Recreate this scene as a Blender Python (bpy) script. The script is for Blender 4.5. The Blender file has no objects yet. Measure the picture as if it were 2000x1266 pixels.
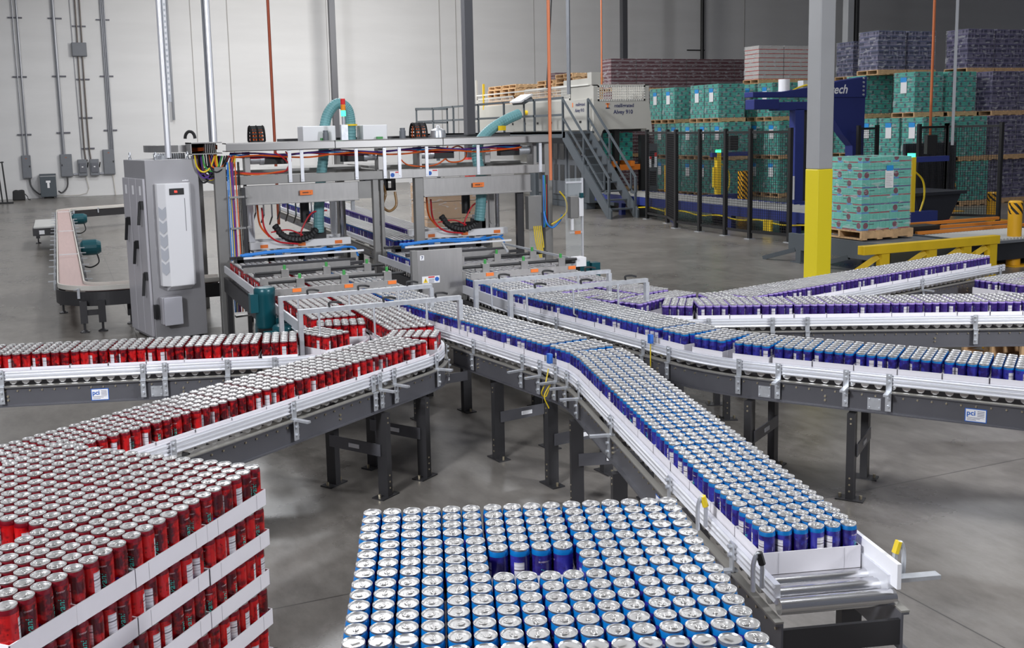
import bpy, math, random
import numpy as np
from mathutils import Matrix, Vector
PI = math.pi
S = bpy.context.scene
COL = S.collection
random.seed(7)

# ---------------------------------------------------------------- camera
CAMZ = 2.25
def cam_axes(p, r, y):
    cy, sy = math.cos(y), math.sin(y); cp, sp = math.cos(p), math.sin(p); cr, sr = math.cos(r), math.sin(r)
    Rz = np.array([[cy, -sy, 0], [sy, cy, 0], [0, 0, 1.]]); B = np.array([[1, 0, 0], [0, 0, -1], [0, 1, 0.]])
    Rx = np.array([[1, 0, 0], [0, cp, -sp], [0, sp, cp]]); Rr = np.array([[cr, -sr, 0], [sr, cr, 0], [0, 0, 1]])
    return Rr @ Rx @ B @ Rz
RC = cam_axes(.13259184, -.02300357, .39518446)
cd = bpy.data.cameras.new('camera'); cam = bpy.data.objects.new('camera', cd); COL.objects.link(cam)
M4 = Matrix.Identity(4)
for i in range(3):
    M4[i][0], M4[i][1], M4[i][2] = RC[0][i], -RC[1][i], -RC[2][i]
M4[2][3] = CAMZ
cam.matrix_world = M4
cd.sensor_width = 36; cd.lens = 36 * 1987 / 2000; cd.shift_x = (1000 - 950.07) / 2000; cd.shift_y = (517.57 - 633) / 2000
cd.clip_end = 300
S.camera = cam
def inframe(x, y, z, m=0):                     # how far and where a point shows (only used to rank repeats by size)
    c = RC @ np.array([x, y, z - CAMZ])
    if c[2] < .1: return None
    u = 1987 * c[0] / c[2] + 950.07; v = 1987 * c[1] / c[2] + 517.57
    return c[2] if -m < u < 2000 + m and -m < v < 1266 + m else None

# ---------------------------------------------------------------- world, lamps, exposure
S.view_settings.view_transform = 'Standard'; S.view_settings.look = 'None'; S.view_settings.gamma = 1
S.view_settings.use_curve_mapping = False
S.view_settings.exposure = 0.38
W = bpy.data.worlds.new('world'); S.world = W; W.use_nodes = True
W.node_tree.nodes['Background'].inputs[0].default_value = (.80, .84, 1, 1)
W.node_tree.nodes['Background'].inputs[1].default_value = .12
def area(name, loc, target, size, power, col=(1, 1, 1), sy=None):
    l = bpy.data.lights.new(name, 'AREA'); l.energy = power; l.size = size; l.color = col
    if sy: l.shape = 'RECTANGLE'; l.size_y = sy
    o = bpy.data.objects.new(name, l); COL.objects.link(o); o.location = loc
    d = Vector(target) - Vector(loc); o.rotation_euler = d.to_track_quat('-Z', 'Y').to_euler()
    return o
area('strobe_lamp', (-3.6, 1.2, 4.6), (3.2, 7.5, .8), 1.0, 400, (.93, .95, 1))
area('strobe_lamp', (7.2, 0.4, 4.4), (4.0, 7.0, .8), 1.0, 350, (.93, .95, 1))
area('strobe_lamp', (9.0, 31, 6.5), (12.8, 43, 6.2), 1.0, 620, (1, .98, .94))
area('strobe_lamp', (3.0, 21.5, 8.3), (20, 25.5, 1.6), 1.0, 800, (.97, .98, 1))
for ix, x in enumerate((-4, 4, 12)):
    for iy, y in enumerate((2, 10, 18, 26, 35)):
        area('high_bay_lamp', (x, y, 8.9), (x, y, 0), 1.3, (115 if y < 12 else 230) * (.55 if x == 12 else .55 if (x == -4 and y > 20) else 1), (.95, .97, 1), 1.3)
for y in (8, 17): area('high_bay_lamp', (20, y, 8.9), (20, y, 0), 1.3, 90, (.95, .97, 1), 1.3)

# ---------------------------------------------------------------- materials
MATS = {}
def nt(name):
    m = bpy.data.materials.new(name); m.use_nodes = True; return m, m.node_tree.nodes, m.node_tree.links
def M(name, col, rough=.5, metal=0., var=0., scale=6., bump=0., emit=0., spec=.5, alpha=1., stretch=None):
    if name in MATS: return MATS[name]
    m, N, L = nt(name); b = N['Principled BSDF']
    b.inputs['Base Color'].default_value = (*col, 1); b.inputs['Roughness'].default_value = rough
    b.inputs['Metallic'].default_value = metal; b.inputs['Specular IOR Level'].default_value = spec
    if alpha < 1: b.inputs['Alpha'].default_value = alpha
    if emit: b.inputs['Emission Color'].default_value = (*col, 1); b.inputs['Emission Strength'].default_value = emit
    if var or bump:
        tc = N.new('ShaderNodeTexCoord'); no = N.new('ShaderNodeTexNoise'); no.inputs['Scale'].default_value = scale; no.inputs['Detail'].default_value = 5
        src = tc.outputs['Object']
        if stretch:
            mp = N.new('ShaderNodeMapping'); mp.inputs['Scale'].default_value = stretch; L.new(src, mp.inputs[0]); src = mp.outputs[0]
        L.new(src, no.inputs['Vector'])
        if var:
            cr = N.new('ShaderNodeValToRGB'); e = cr.color_ramp.elements
            e[0].position = .3; e[1].position = .7
            e[0].color = (*[c * (1 - var) for c in col], 1); e[1].color = (*[min(1, c * (1 + var)) for c in col], 1)
            L.new(no.outputs['Fac'], cr.inputs[0]); L.new(cr.outputs[0], b.inputs['Base Color'])
        if bump:
            bp = N.new('ShaderNodeBump'); bp.inputs['Strength'].default_value = bump; bp.inputs['Distance'].default_value = .02
            L.new(no.outputs['Fac'], bp.inputs['Height']); L.new(bp.outputs[0], b.inputs['Normal'])
    MATS[name] = m; return m
class G:                                        # tiny node-graph helper
    def __init__(s, m): s.N = m.node_tree.nodes; s.L = m.node_tree.links
    def n(s, t, **k):
        x = s.N.new(t)
        for a, v in k.items(): setattr(x, a, v)
        return x
    def put(s, sock, v):
        if hasattr(v, 'is_linked') or hasattr(v, 'links'): s.L.new(v, sock)
        else: sock.default_value = v
    def m(s, op, a, b=0., c=None):
        x = s.n('ShaderNodeMath', operation=op); s.put(x.inputs[0], a); s.put(x.inputs[1], b)
        if c is not None: s.put(x.inputs[2], c)
        return x.outputs[0]
    def mix(s, f, a, b):
        x = s.n('ShaderNodeMix', data_type='RGBA'); s.put(x.inputs[0], f)
        for i, v in ((6, a), (7, b)):
            if isinstance(v, tuple): x.inputs[i].default_value = (*v, 1)
            else: s.L.new(v, x.inputs[i])
        return x.outputs[2]
    def between(s, v, lo, hi): return s.m('MULTIPLY', s.m('GREATER_THAN', v, lo), s.m('LESS_THAN', v, hi))

def floor_mat():
    m, N, L = nt('polished_concrete'); g = G(m); b = N['Principled BSDF']
    tc = g.n('ShaderNodeTexCoord'); sp = g.n('ShaderNodeSeparateXYZ'); L.new(tc.outputs['Object'], sp.inputs[0])
    mp = g.n('ShaderNodeMapping'); mp.inputs['Scale'].default_value = (1, .45, 1); L.new(tc.outputs['Object'], mp.inputs[0])
    n1 = g.n('ShaderNodeTexNoise'); n1.inputs['Scale'].default_value = .55; n1.inputs['Detail'].default_value = 8; n1.inputs['Roughness'].default_value = .62
    n2 = g.n('ShaderNodeTexNoise'); n2.inputs['Scale'].default_value = 9; n2.inputs['Detail'].default_value = 8; n2.inputs['Roughness'].default_value = .7
    L.new(tc.outputs['Object'], n1.inputs['Vector']); L.new(mp.outputs[0], n2.inputs['Vector'])
    f = g.m('ADD', g.m('MULTIPLY', n1.outputs['Fac'], .55), g.m('MULTIPLY', n2.outputs['Fac'], .45))
    cr = g.n('ShaderNodeValToRGB'); e = cr.color_ramp.elements
    e[0].position = .36; e[0].color = (.095, .086, .076, 1); e[1].position = .64; e[1].color = (.225, .208, .188, 1); L.new(f, cr.inputs[0])
    def joint(v, off, per, wd):
        q = g.m('FRACT', g.m('DIVIDE', g.m('SUBTRACT', v, off - per / 2), per)); return g.m('LESS_THAN', g.m('ABSOLUTE', g.m('SUBTRACT', q, .5)), wd / per)
    jt = g.m('MAXIMUM', joint(sp.outputs[0], .695, 2.89, .0045), joint(sp.outputs[1], 4.657, 4.6, .0045))
    L.new(g.mix(g.m('MULTIPLY', jt, .75), cr.outputs[0], (.035, .033, .03)), b.inputs['Base Color'])
    r = g.m('ADD', .19, g.m('MULTIPLY', n1.outputs['Fac'], .20)); L.new(r, b.inputs['Roughness']); b.inputs['Specular IOR Level'].default_value = .55
    bp = g.n('ShaderNodeBump'); bp.inputs['Strength'].default_value = .02; bp.inputs['Distance'].default_value = .004; L.new(n2.outputs['Fac'], bp.inputs['Height']); L.new(bp.outputs[0], b.inputs['Normal'])
    return m
def can_mat(name, dark, bright, neck, dot, spot):
    m, N, L = nt(name); g = G(m); b = N['Principled BSDF']
    uv = g.n('ShaderNodeUVMap'); sp = g.n('ShaderNodeSeparateXYZ'); L.new(uv.outputs[0], sp.inputs[0]); u, v = sp.outputs[0], sp.outputs[1]
    geo = g.n('ShaderNodeNewGeometry'); rnd = geo.outputs['Random Per Island']
    cb = g.n('ShaderNodeCombineXYZ'); L.new(g.m('MULTIPLY', u, 6.), cb.inputs[0]); L.new(g.m('MULTIPLY', v, 5.), cb.inputs[1]); L.new(g.m('MULTIPLY', rnd, 40.), cb.inputs[2])
    no = g.n('ShaderNodeTexNoise'); no.inputs['Scale'].default_value = 1.; no.inputs['Detail'].default_value = 3; L.new(cb.outputs[0], no.inputs['Vector'])
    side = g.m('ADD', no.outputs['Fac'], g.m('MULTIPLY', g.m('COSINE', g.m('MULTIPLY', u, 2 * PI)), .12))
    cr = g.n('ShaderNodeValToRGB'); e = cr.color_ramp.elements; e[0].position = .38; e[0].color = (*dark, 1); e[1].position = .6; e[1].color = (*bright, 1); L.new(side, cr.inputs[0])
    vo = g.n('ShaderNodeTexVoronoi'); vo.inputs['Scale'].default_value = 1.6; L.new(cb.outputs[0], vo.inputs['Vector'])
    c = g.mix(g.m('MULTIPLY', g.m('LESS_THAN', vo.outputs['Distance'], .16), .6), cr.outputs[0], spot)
    # fruit dot low on the side
    def disc(u0, v0, r): 
        du = g.m('MULTIPLY', g.m('SUBTRACT', u, u0), .179); dv = g.m('MULTIPLY', g.m('SUBTRACT', v, v0), .148)
        return g.m('LESS_THAN', g.m('ADD', g.m('MULTIPLY', du, du), g.m('MULTIPLY', dv, dv)), r * r)
    c = g.mix(disc(.36, .32, .0075), c, dot)
    # white facts panel with its ruled lines
    pan = g.m('MULTIPLY', g.between(u, .08, .24), g.between(v, .08, .76))
    ln = g.m('GREATER_THAN', g.m('SINE', g.m('MULTIPLY', v, 95.)), .35)
    bar = g.m('MAXIMUM', g.between(v, .60, .625), g.between(v, .15, .165)); ln = g.m('MULTIPLY', ln, g.m('GREATER_THAN', g.m('FRACT', g.m('MULTIPLY', v, 7.3)), .35))
    pc = g.mix(g.m('MAXIMUM', g.m('MULTIPLY', ln, .35), g.m('MULTIPLY', bar, .9)), (.72, .70, .74), (.06, .04, .06))
    c = g.mix(pan, c, pc)
    c = g.mix(g.m('GREATER_THAN', v, .872), c, neck)
    L.new(c, b.inputs['Base Color']); b.inputs['Roughness'].default_value = .27; b.inputs['Metallic'].default_value = .25; b.inputs['Coat Weight'].default_value = .3
    return m
def load_mat(name, kind):
    m, N, L = nt(name); g = G(m); b = N['Principled BSDF']
    tc = g.n('ShaderNodeTexCoord'); sp = g.n('ShaderNodeSeparateXYZ'); L.new(tc.outputs['Object'], sp.inputs[0])
    ge = g.n('ShaderNodeNewGeometry'); sn = g.n('ShaderNodeSeparateXYZ'); L.new(ge.outputs['Normal'], sn.inputs[0])
    ax = g.m('GREATER_THAN', g.m('ABSOLUTE', sn.outputs[0]), .5)
    u = g.m('ADD', g.m('MULTIPLY', sp.outputs[1], ax), g.m('MULTIPLY', sp.outputs[0], g.m('SUBTRACT', 1., ax)))
    z = sp.outputs[2]; LH = 1.02 / 8
    row = g.m('FLOOR', g.m('DIVIDE', z, LH)); fz = g.m('FRACT', g.m('DIVIDE', z, LH)); par = g.m('MODULO', row, 2.)
    no = g.n('ShaderNodeTexNoise'); no.inputs['Scale'].default_value = 9; no.inputs['Detail'].default_value = 4; L.new(tc.outputs['Object'], no.inputs['Vector'])
    if kind == 'teal':
        WC = .30
        q = g.m('FRACT', g.m('ADD', g.m('DIVIDE', u, WC), g.m('MULTIPLY', par, .5)))
        du = g.m('MULTIPLY', g.m('SUBTRACT', q, .35), WC); dz = g.m('MULTIPLY', g.m('SUBTRACT', fz, .55), LH)
        d2 = g.m('ADD', g.m('MULTIPLY', du, du), g.m('MULTIPLY', dz, dz))
        cr = g.n('ShaderNodeValToRGB'); e = cr.color_ramp.elements; e[0].position = .3; e[0].color = (.02, .30, .235, 1); e[1].position = .7; e[1].color = (.07, .44, .35, 1); L.new(no.outputs['Fac'], cr.inputs[0])
        c = g.mix(g.m('MULTIPLY', g.m('LESS_THAN', g.m('ADD', d2, g.m('MULTIPLY', g.m('SUBTRACT', no.outputs['Fac'], .5), .0022)), .040 ** 2), .85), cr.outputs[0], (.04, .035, .075))
        c = g.mix(g.m('MULTIPLY', g.between(fz, .45, .62), g.m('MULTIPLY', g.between(q, .55, .85), .45)), c, (.03, .10, .12))
        c = g.mix(g.m('MULTIPLY', g.m('LESS_THAN', fz, .16), .75), c, (.03, .13, .22))
        c = g.mix(g.m('MULTIPLY', g.m('LESS_THAN', fz, .14), g.m('MULTIPLY', g.between(q, .15, .5), .8)), c, (.25, .03, .05))
    elif kind == 'carton':                     # the near green cartons, seen large
        WC = g.m('ADD', .575, g.m('MULTIPLY', ax, -.145))
        q = g.m('FRACT', g.m('ADD', g.m('DIVIDE', u, WC), g.m('ADD', g.m('MULTIPLY', g.m('MULTIPLY', par, .5), ax), .03)))
        du = g.m('MULTIPLY', g.m('SUBTRACT', q, .2), WC); dz = g.m('MULTIPLY', g.m('SUBTRACT', fz, .56), LH)
        d2 = g.m('ADD', g.m('ADD', g.m('MULTIPLY', du, du), g.m('MULTIPLY', dz, dz)), g.m('MULTIPLY', g.m('SUBTRACT', no.outputs['Fac'], .5), .003))
        on = g.m('MAXIMUM', ax, g.m('LESS_THAN', par, .5)); w4 = g.m('FRACT', g.m('MULTIPLY', q, 3.))
        c = g.mix(no.outputs['Fac'], (.09, .46, .37), (.19, .58, .48))
        c = g.mix(g.m('MULTIPLY', g.m('MULTIPLY', g.m('GREATER_THAN', g.m('FRACT', g.m('MULTIPLY', g.m('ADD', z, g.m('MULTIPLY', u, .35)), 46.)), .62), g.m('MULTIPLY', g.between(w4, .25, .8), g.between(fz, .3, .85))), .32), c, (.02, .16, .17))
        c = g.mix(g.m('MULTIPLY', on, g.m('LESS_THAN', d2, .046 ** 2)), c, (.17, .045, .075))
        c = g.mix(g.m('MULTIPLY', on, g.m('MULTIPLY', g.between(fz, .66, .76), g.between(q, .3, .48))), c, (.01, .05, .07))
        c = g.mix(g.m('MULTIPLY', g.m('LESS_THAN', fz, .15), g.m('GREATER_THAN', q, .22)), c, (.34, .05, .08))
        c = g.mix(g.m('MULTIPLY', g.m('LESS_THAN', fz, .20), g.between(q, .06, .3)), c, (.10, .26, .56))
        c = g.mix(g.m('MULTIPLY', g.m('SUBTRACT', 1., on), g.m('MULTIPLY', g.m('LESS_THAN', fz, .15), .8)), c, (.05, .06, .22))
        c = g.mix(g.m('LESS_THAN', g.m('FRACT', g.m('MULTIPLY', q, 3.)), .03), c, (.05, .30, .26))
    elif kind in ('purple', 'navy'):
        q = g.m('FRACT', g.m('DIVIDE', u, .055)); w = g.m('FLOOR', g.m('DIVIDE', u, .055))
        h = g.m('FRACT', g.m('MULTIPLY', g.m('SINE', g.m('ADD', g.m('MULTIPLY', w, 12.98), g.m('MULTIPLY', row, 78.2))), 437.5))
        base, lite = ((.014, .010, .06), (.10, .08, .21)) if kind == 'purple' else ((.008, .012, .055), (.06, .08, .19))
        c = g.mix(g.m('MULTIPLY', g.m('GREATER_THAN', h, .66), .5), base, (.24, .22, .33))
        c = g.mix(g.m('GREATER_THAN', fz, .80), c, lite)
        c = g.mix(g.m('MULTIPLY', g.m('LESS_THAN', fz, .30), .45), c, (.26, .24, .36))
        c = g.mix(g.m('LESS_THAN', q, .14), c, (.01, .01, .03))
    elif kind == 'maroon':
        c = g.mix(g.between(fz, .25, .65), (.095, .010, .022), (.22, .17, .18)); c = g.mix(g.m('MULTIPLY', g.m('GREATER_THAN', no.outputs['Fac'], .62), .4), c, (.4, .36, .37))
    else:                                       # pale trays with thin red lines
        q = g.m('FRACT', g.m('DIVIDE', u, .055)); c = g.mix(g.m('MULTIPLY', g.m('LESS_THAN', q, .2), .5), (.55, .52, .50), (.2, .2, .2)); c = g.mix(g.m('LESS_THAN', fz, .16), c, (.5, .06, .05))
    L.new(c, b.inputs['Base Color']); b.inputs['Roughness'].default_value = .5
    return m
def wrap_mat():
    m, N, L = nt('stretch_film'); g = G(m); N.remove(N['Principled BSDF'])
    tc = g.n('ShaderNodeTexCoord'); mp = g.n('ShaderNodeMapping'); mp.inputs['Scale'].default_value = (1.6, 1.6, 6); L.new(tc.outputs['Object'], mp.inputs[0])
    no = g.n('ShaderNodeTexNoise'); no.inputs['Scale'].default_value = 3.0; no.inputs['Detail'].default_value = 5; no.inputs['Distortion'].default_value = .6; L.new(mp.outputs[0], no.inputs['Vector'])
    bp = g.n('ShaderNodeBump'); bp.inputs['Strength'].default_value = .9; bp.inputs['Distance'].default_value = .05; L.new(no.outputs['Fac'], bp.inputs['Height'])
    gl = g.n('ShaderNodeBsdfPrincipled'); gl.inputs['Base Color'].default_value = (.85, .86, .9, 1); gl.inputs['Roughness'].default_value = .3; L.new(bp.outputs[0], gl.inputs['Normal'])
    tr = g.n('ShaderNodeBsdfTransparent'); mx = g.n('ShaderNodeMixShader')
    f = g.m('ADD', .07, g.m('MULTIPLY', g.m('MULTIPLY', g.m('GREATER_THAN', no.outputs['Fac'], .60), no.outputs['Fac']), .40))
    L.new(f, mx.inputs[0]); L.new(tr.outputs[0], mx.inputs[1]); L.new(gl.outputs[0], mx.inputs[2]); L.new(mx.outputs[0], N['Material Output'].inputs[0])
    return m
def hazard_mat():
    m, N, L = nt('hazard_stripes'); g = G(m); b = N['Principled BSDF']
    tc = g.n('ShaderNodeTexCoord'); sp = g.n('ShaderNodeSeparateXYZ'); L.new(tc.outputs['Object'], sp.inputs[0])
    t = g.m('ADD', g.m('MULTIPLY', g.m('ARCTAN2', sp.outputs[1], sp.outputs[0]), .11), sp.outputs[2])
    L.new(g.mix(g.m('GREATER_THAN', g.m('FRACT', g.m('MULTIPLY', t, 8.5)), .55), (.85, .42, .01), (.015, .013, .01)), b.inputs['Base Color']); b.inputs['Roughness'].default_value = .4
    return m
FLOOR = floor_mat()
RED = can_mat('red_can_print', (.075, .002, .006), (.56, .008, .010), (.16, .003, .010), (.10, .05, .45), (.02, .001, .003))
BLUE = can_mat('blue_can_print', (.018, .010, .13), (.035, .035, .33), (.003, .16, .46), (.70, .05, .22), (.03, .10, .48))
PURP = can_mat('purple_can_print', (.030, .012, .13), (.052, .026, .19), (.42, .31, .70), (.30, .20, .6), (.02, .26, .38))
LM = {k: load_mat(k + '_cases', k) for k in ('teal', 'carton', 'purple', 'navy', 'maroon', 'pale')}
FILM = wrap_mat(); HAZ = hazard_mat()
WALL = M('painted_tilt_wall', (.655, .655, .66), .62, var=.035, scale=.8, bump=.05, stretch=(.4, 1, 2.5))
CEIL = M('white_deck', (.75, .75, .76), .7); DARK = M('dark_steel', (.045, .044, .047), .42, .3, var=.1, scale=3)
FRAME = M('grey_conveyor_paint', (.115, .115, .128), .33, .3, var=.08, scale=4); CAP = M('lit_flange', (.26, .25, .225), .45, .2)  # CAP is the frame metal in a paler, lit tone
ALU = M('brushed_aluminium', (.78, .79, .83), .36, .45, var=.03, scale=3); LIDM = M('can_lid_metal', (.63, .625, .62), .30, .88)
TABM = M('can_tab_metal', (.62, .61, .60), .3, .95)
GALV = M('galvanised_steel', (.56, .58, .61), .36, .6, var=.10, scale=25); STAIN = M('stainless_sheet', (.40, .39, .38), .38, .75, var=.06, scale=4, stretch=(6, 1, 1))
POST = M('machine_grey_steel', (.27, .265, .255), .42, .5, var=.06, scale=5); CHROME = M('roller_chrome', (.70, .70, .71), .2, 1.)
CARD = M('white_cardboard', (.70, .68, .71), .75, var=.03, scale=8); BLACK = M('black_rubber', (.012, .012, .013), .5); TEAL = M('teal_motor_paint', (.006, .075, .095), .32, .1)
HOSE = M('teal_hose', (.14, .33, .35), .45); ORANGE = M('orange_tag', (.85, .20, .03), .5); ORCABLE = M('orange_cable', (.75, .12, .015), .45); REDC = M('red_tube', (.55, .02, .03), .4)
BLUEC = M('blue_tube', (.02, .20, .62), .4); YELC = M('yellow_cable', (.75, .55, .02), .45); GRNC = M('green_cable', (.05, .32, .07), .45); VIOC = M('violet_cable', (.11, .05, .28), .45)
WHITE = M('white_paint', (.80, .80, .82), .4); CABG = M('cabinet_grey', (.33, .325, .34), .42, .2, var=.03, scale=2); CABL = M('cabinet_door_grey', (.47, .46, .49), .4, .15)
PANG = M('panel_grey', (.155, .165, .185), .45, var=.04, scale=6); TRF = M('transformer_grey', (.065, .08, .095), .5); COLG = M('column_grey', (.36, .365, .375), .5, var=.04, scale=2, bump=.02)
COLD = M('column_dark_grey', (.06, .061, .07), .5); YEL = M('safety_yellow', (.80, .66, .02), .42); BOLL = M('bollard_yellow', (.80, .42, .015), .4); GUARD = M('guard_yellow', (.66, .44, .012), .45, var=.08, scale=4)
NAVY = M('wrapper_blue', (.020, .030, .16), .38); BLUEF = M('conveyor_blue', (.025, .04, .20), .4); BEIGE = M('palletizer_beige', (.43, .42, .385), .5, var=.03, scale=2); STAIRG = M('stair_grey', (.075, .088, .10), .5)
WOOD = M('pallet_pine', (.56, .36, .19), .7, var=.25, scale=7, stretch=(1, 6, 1)); FENCE = M('fence_black', (.012, .012, .013), .45); COPPER = M('copper_red_pipe', (.52, .13, .07), .4, .5)
ROLLW = M('pale_rollers', (.55, .55, .53), .4, .3); PINK = M('pink_belt', (.46, .33, .31), .5, var=.05, scale=4, stretch=(8, .4, 1)); KRAFT = M('kraft_card', (.42, .28, .17), .7, var=.1, scale=3)
PAPER = M('paper_label', (.82, .82, .84), .6); LBLUE = M('label_blue', (.03, .30, .72), .5); INK = M('dark_ink', (.02, .025, .10), .6); BROWNINK = M('brown_ink', (.10, .05, .03), .6)
SCRIPT = M('teal_script', (.03, .50, .42), .4); SILVERINK = M('pale_print', (.62, .52, .55), .5); SIGNY = M('warning_yellow', (.9, .62, .02), .5); SIGNR = M('sign_red', (.65, .03, .03), .5); SIGNB = M('sign_blue', (.02, .12, .48), .5)
LEDG = M('green_lamp', (.05, 1, .35), .4, emit=2.2); LEDR = M('red_lens', (.75, .03, .03), .3); LEDA = M('amber_lens', (.9, .30, .02), .3); LEDD = M('red_digits', (1, .05, .03), .4, emit=1.6)
PLEX = M('clear_guard', (.80, .86, .88), .08, alpha=.16); GLASSY = M('amber_tube', (.25, .13, .03), .35)
# ---------------------------------------------------------------- mesh helpers
OFF = {}                                       # world origin of every object that has children
class MB:
    def __init__(s): s.v = []; s.f = []; s.mi = []
    def add(s, vs, fs, m=0):
        k = len(s.v); s.v += [tuple(p) for p in vs]; s.f += [tuple(i + k for i in f) for f in fs]; s.mi += [m] * len(fs)
    def box(s, x0, x1, y0, y1, z0, z1, m=0):
        s.add([(x, y, z) for z in (z0, z1) for x, y in ((x0, y0), (x1, y0), (x1, y1), (x0, y1))],
              [(3, 2, 1, 0), (4, 5, 6, 7), (0, 1, 5, 4), (1, 2, 6, 5), (2, 3, 7, 6), (3, 0, 4, 7)], m); return s
    def cbox(s, c, d, rz=0, m=0):
        k = len(s.v); s.box(-d[0] / 2, d[0] / 2, -d[1] / 2, d[1] / 2, -d[2] / 2, d[2] / 2, m); a, b = math.cos(rz), math.sin(rz)
        for i in range(k, len(s.v)):
            x, y, z = s.v[i]; s.v[i] = (c[0] + x * a - y * b, c[1] + x * b + y * a, c[2] + z)
        return s
    def bar(s, p, q, w, h=None, up=(0, 0, 1), m=0):
        h = h or w; p, q = Vector(p), Vector(q); d = (q - p).normalized(); u = Vector(up)
        if abs(d.dot(u)) > .98: u = Vector((0, 1, 0))
        a = d.cross(u).normalized() * (w / 2); b = a.cross(d).normalized() * (h / 2)
        vs = [e + sa * a + sb * b for e in (p, q) for sa, sb in ((-1, -1), (1, -1), (1, 1), (-1, 1))]
        s.add(vs, [(3, 2, 1, 0), (4, 5, 6, 7), (0, 1, 5, 4), (1, 2, 6, 5), (2, 3, 7, 6), (3, 0, 4, 7)], m); return s
    def tube(s, pts, r, n=8, m=0, wave=0.):
        pts = [Vector(p) for p in pts]; k = len(s.v); up = Vector((0, 0, 1)); prev = None
        for i, p in enumerate(pts):
            d = (pts[min(i + 1, len(pts) - 1)] - pts[max(i - 1, 0)]).normalized()
            if prev is None: prev = d.cross(up if abs(d.z) < .9 else Vector((1, 0, 0))).normalized()
            a = (prev - d * prev.dot(d)).normalized(); b = d.cross(a); prev = a; rr = r * (1 + (wave if i % 2 else 0))
            s.v += [tuple(p + (a * math.cos(2 * PI * j / n) + b * math.sin(2 * PI * j / n)) * rr) for j in range(n)]
        for i in range(len(pts) - 1):
            for j in range(n):
                s.f.append((k + i * n + j, k + i * n + (j + 1) % n, k + (i + 1) * n + (j + 1) % n, k + (i + 1) * n + j)); s.mi.append(m)
        s.f.append(tuple(range(k + n - 1, k - 1, -1))); s.f.append(tuple(range(k + (len(pts) - 1) * n, k + len(pts) * n))); s.mi += [m, m]; return s
    def cyl(s, p, q, r, n=16, m=0): return s.tube([p, q], r, n, m)
    def lathe(s, prof, n=24, c=(0, 0, 0), m=0, mf=None):
        k = len(s.v)
        for r, z in prof: s.v += [(c[0] + r * math.cos(2 * PI * j / n), c[1] + r * math.sin(2 * PI * j / n), c[2] + z) for j in range(n)]
        for i in range(len(prof) - 1):
            for j in range(n):
                s.f.append((k + i * n + j, k + i * n + (j + 1) % n, k + (i + 1) * n + (j + 1) % n, k + (i + 1) * n + j)); s.mi.append(mf(i) if mf else m)
        s.f.append(tuple(range(k + n - 1, k - 1, -1))); s.f.append(tuple(range(k + (len(prof) - 1) * n, k + len(prof) * n))); s.mi += [m, m]; return s
    def prism(s, poly, axis, a0, a1, m=0):     # polygon in the two other axes, extruded along one
        def P(u, v, a): return (a, u, v) if axis == 'x' else ((u, a, v) if axis == 'y' else (u, v, a))
        n = len(poly); s.add([P(u, v, a0) for u, v in poly] + [P(u, v, a1) for u, v in poly],
              [tuple(range(n - 1, -1, -1)), tuple(range(n, 2 * n))] + [(i, (i + 1) % n, n + (i + 1) % n, n + i) for i in range(n)], m); return s
    def sweep(s, path, prof, m=0):             # prof: closed (offset to the left, height) outline carried along a Path slice
        k = len(s.v); n = len(prof)
        for x, y, tx, ty in path:
            s.v += [(x - ty * o, y + tx * o, z) for o, z in prof]
        for i in range(len(path) - 1):
            for j in range(n): s.f.append((k + i * n + j, k + i * n + (j + 1) % n, k + (i + 1) * n + (j + 1) % n, k + (i + 1) * n + j)); s.mi.append(m)
        s.f.append(tuple(range(k + n - 1, k - 1, -1))); s.f.append(tuple(range(k + (len(path) - 1) * n, k + len(path) * n))); s.mi += [m, m]; return s
    def build(s, name, mats, parent=None, smooth=False, bevel=0):
        o3 = OFF.get(parent.name, (0, 0, 0)) if parent else (0, 0, 0)
        me = bpy.data.meshes.new(name)
        me.from_pydata([(x - o3[0], y - o3[1], z - o3[2]) for x, y, z in s.v], [], s.f)
        mats = mats if isinstance(mats, (list, tuple)) else [mats]
        for q in mats: me.materials.append(q)
        if len(mats) > 1: me.polygons.foreach_set('material_index', s.mi)
        import bmesh
        b = bmesh.new(); b.from_mesh(me); bmesh.ops.recalc_face_normals(b, faces=b.faces); b.to_mesh(me); b.free()
        if smooth:
            me.polygons.foreach_set('use_smooth', [True] * len(me.polygons))
            try: me.set_sharp_from_angle(angle=math.radians(38))
            except Exception: pass
        o = bpy.data.objects.new(name, me); COL.objects.link(o)
        if parent: o.parent = parent; OFF[o.name] = o3
        if bevel:
            bv = o.modifiers.new('bevel', 'BEVEL'); bv.width = bevel; bv.segments = 2; bv.limit_method = 'ANGLE'
        return o
def tag(o, label, cat, group=None):
    o['label'] = label; o['category'] = cat
    if group: o['group'] = group
    return o
def thing(name, label, cat, loc=(0, 0, 0), group=None):
    o = bpy.data.objects.new(name, None); COL.objects.link(o); o.location = loc; o.empty_display_size = .1; OFF[o.name] = tuple(loc)
    return tag(o, label, cat, group)
def single(mb, name, mats, label, cat, group=None, loc=None, **k):     # a thing that is one mesh, origin moved to loc
    if loc:
        mb.v = [(x - loc[0], y - loc[1], z - loc[2]) for x, y, z in mb.v]
    o = mb.build(name, mats, **k)
    if loc: o.location = loc; OFF[o.name] = tuple(loc)
    return tag(o, label, cat, group)
def struct(mb, name, mats, parent=None, **k):
    o = mb.build(name, mats, parent, **k)
    if not parent: o['kind'] = 'structure'
    return o
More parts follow.
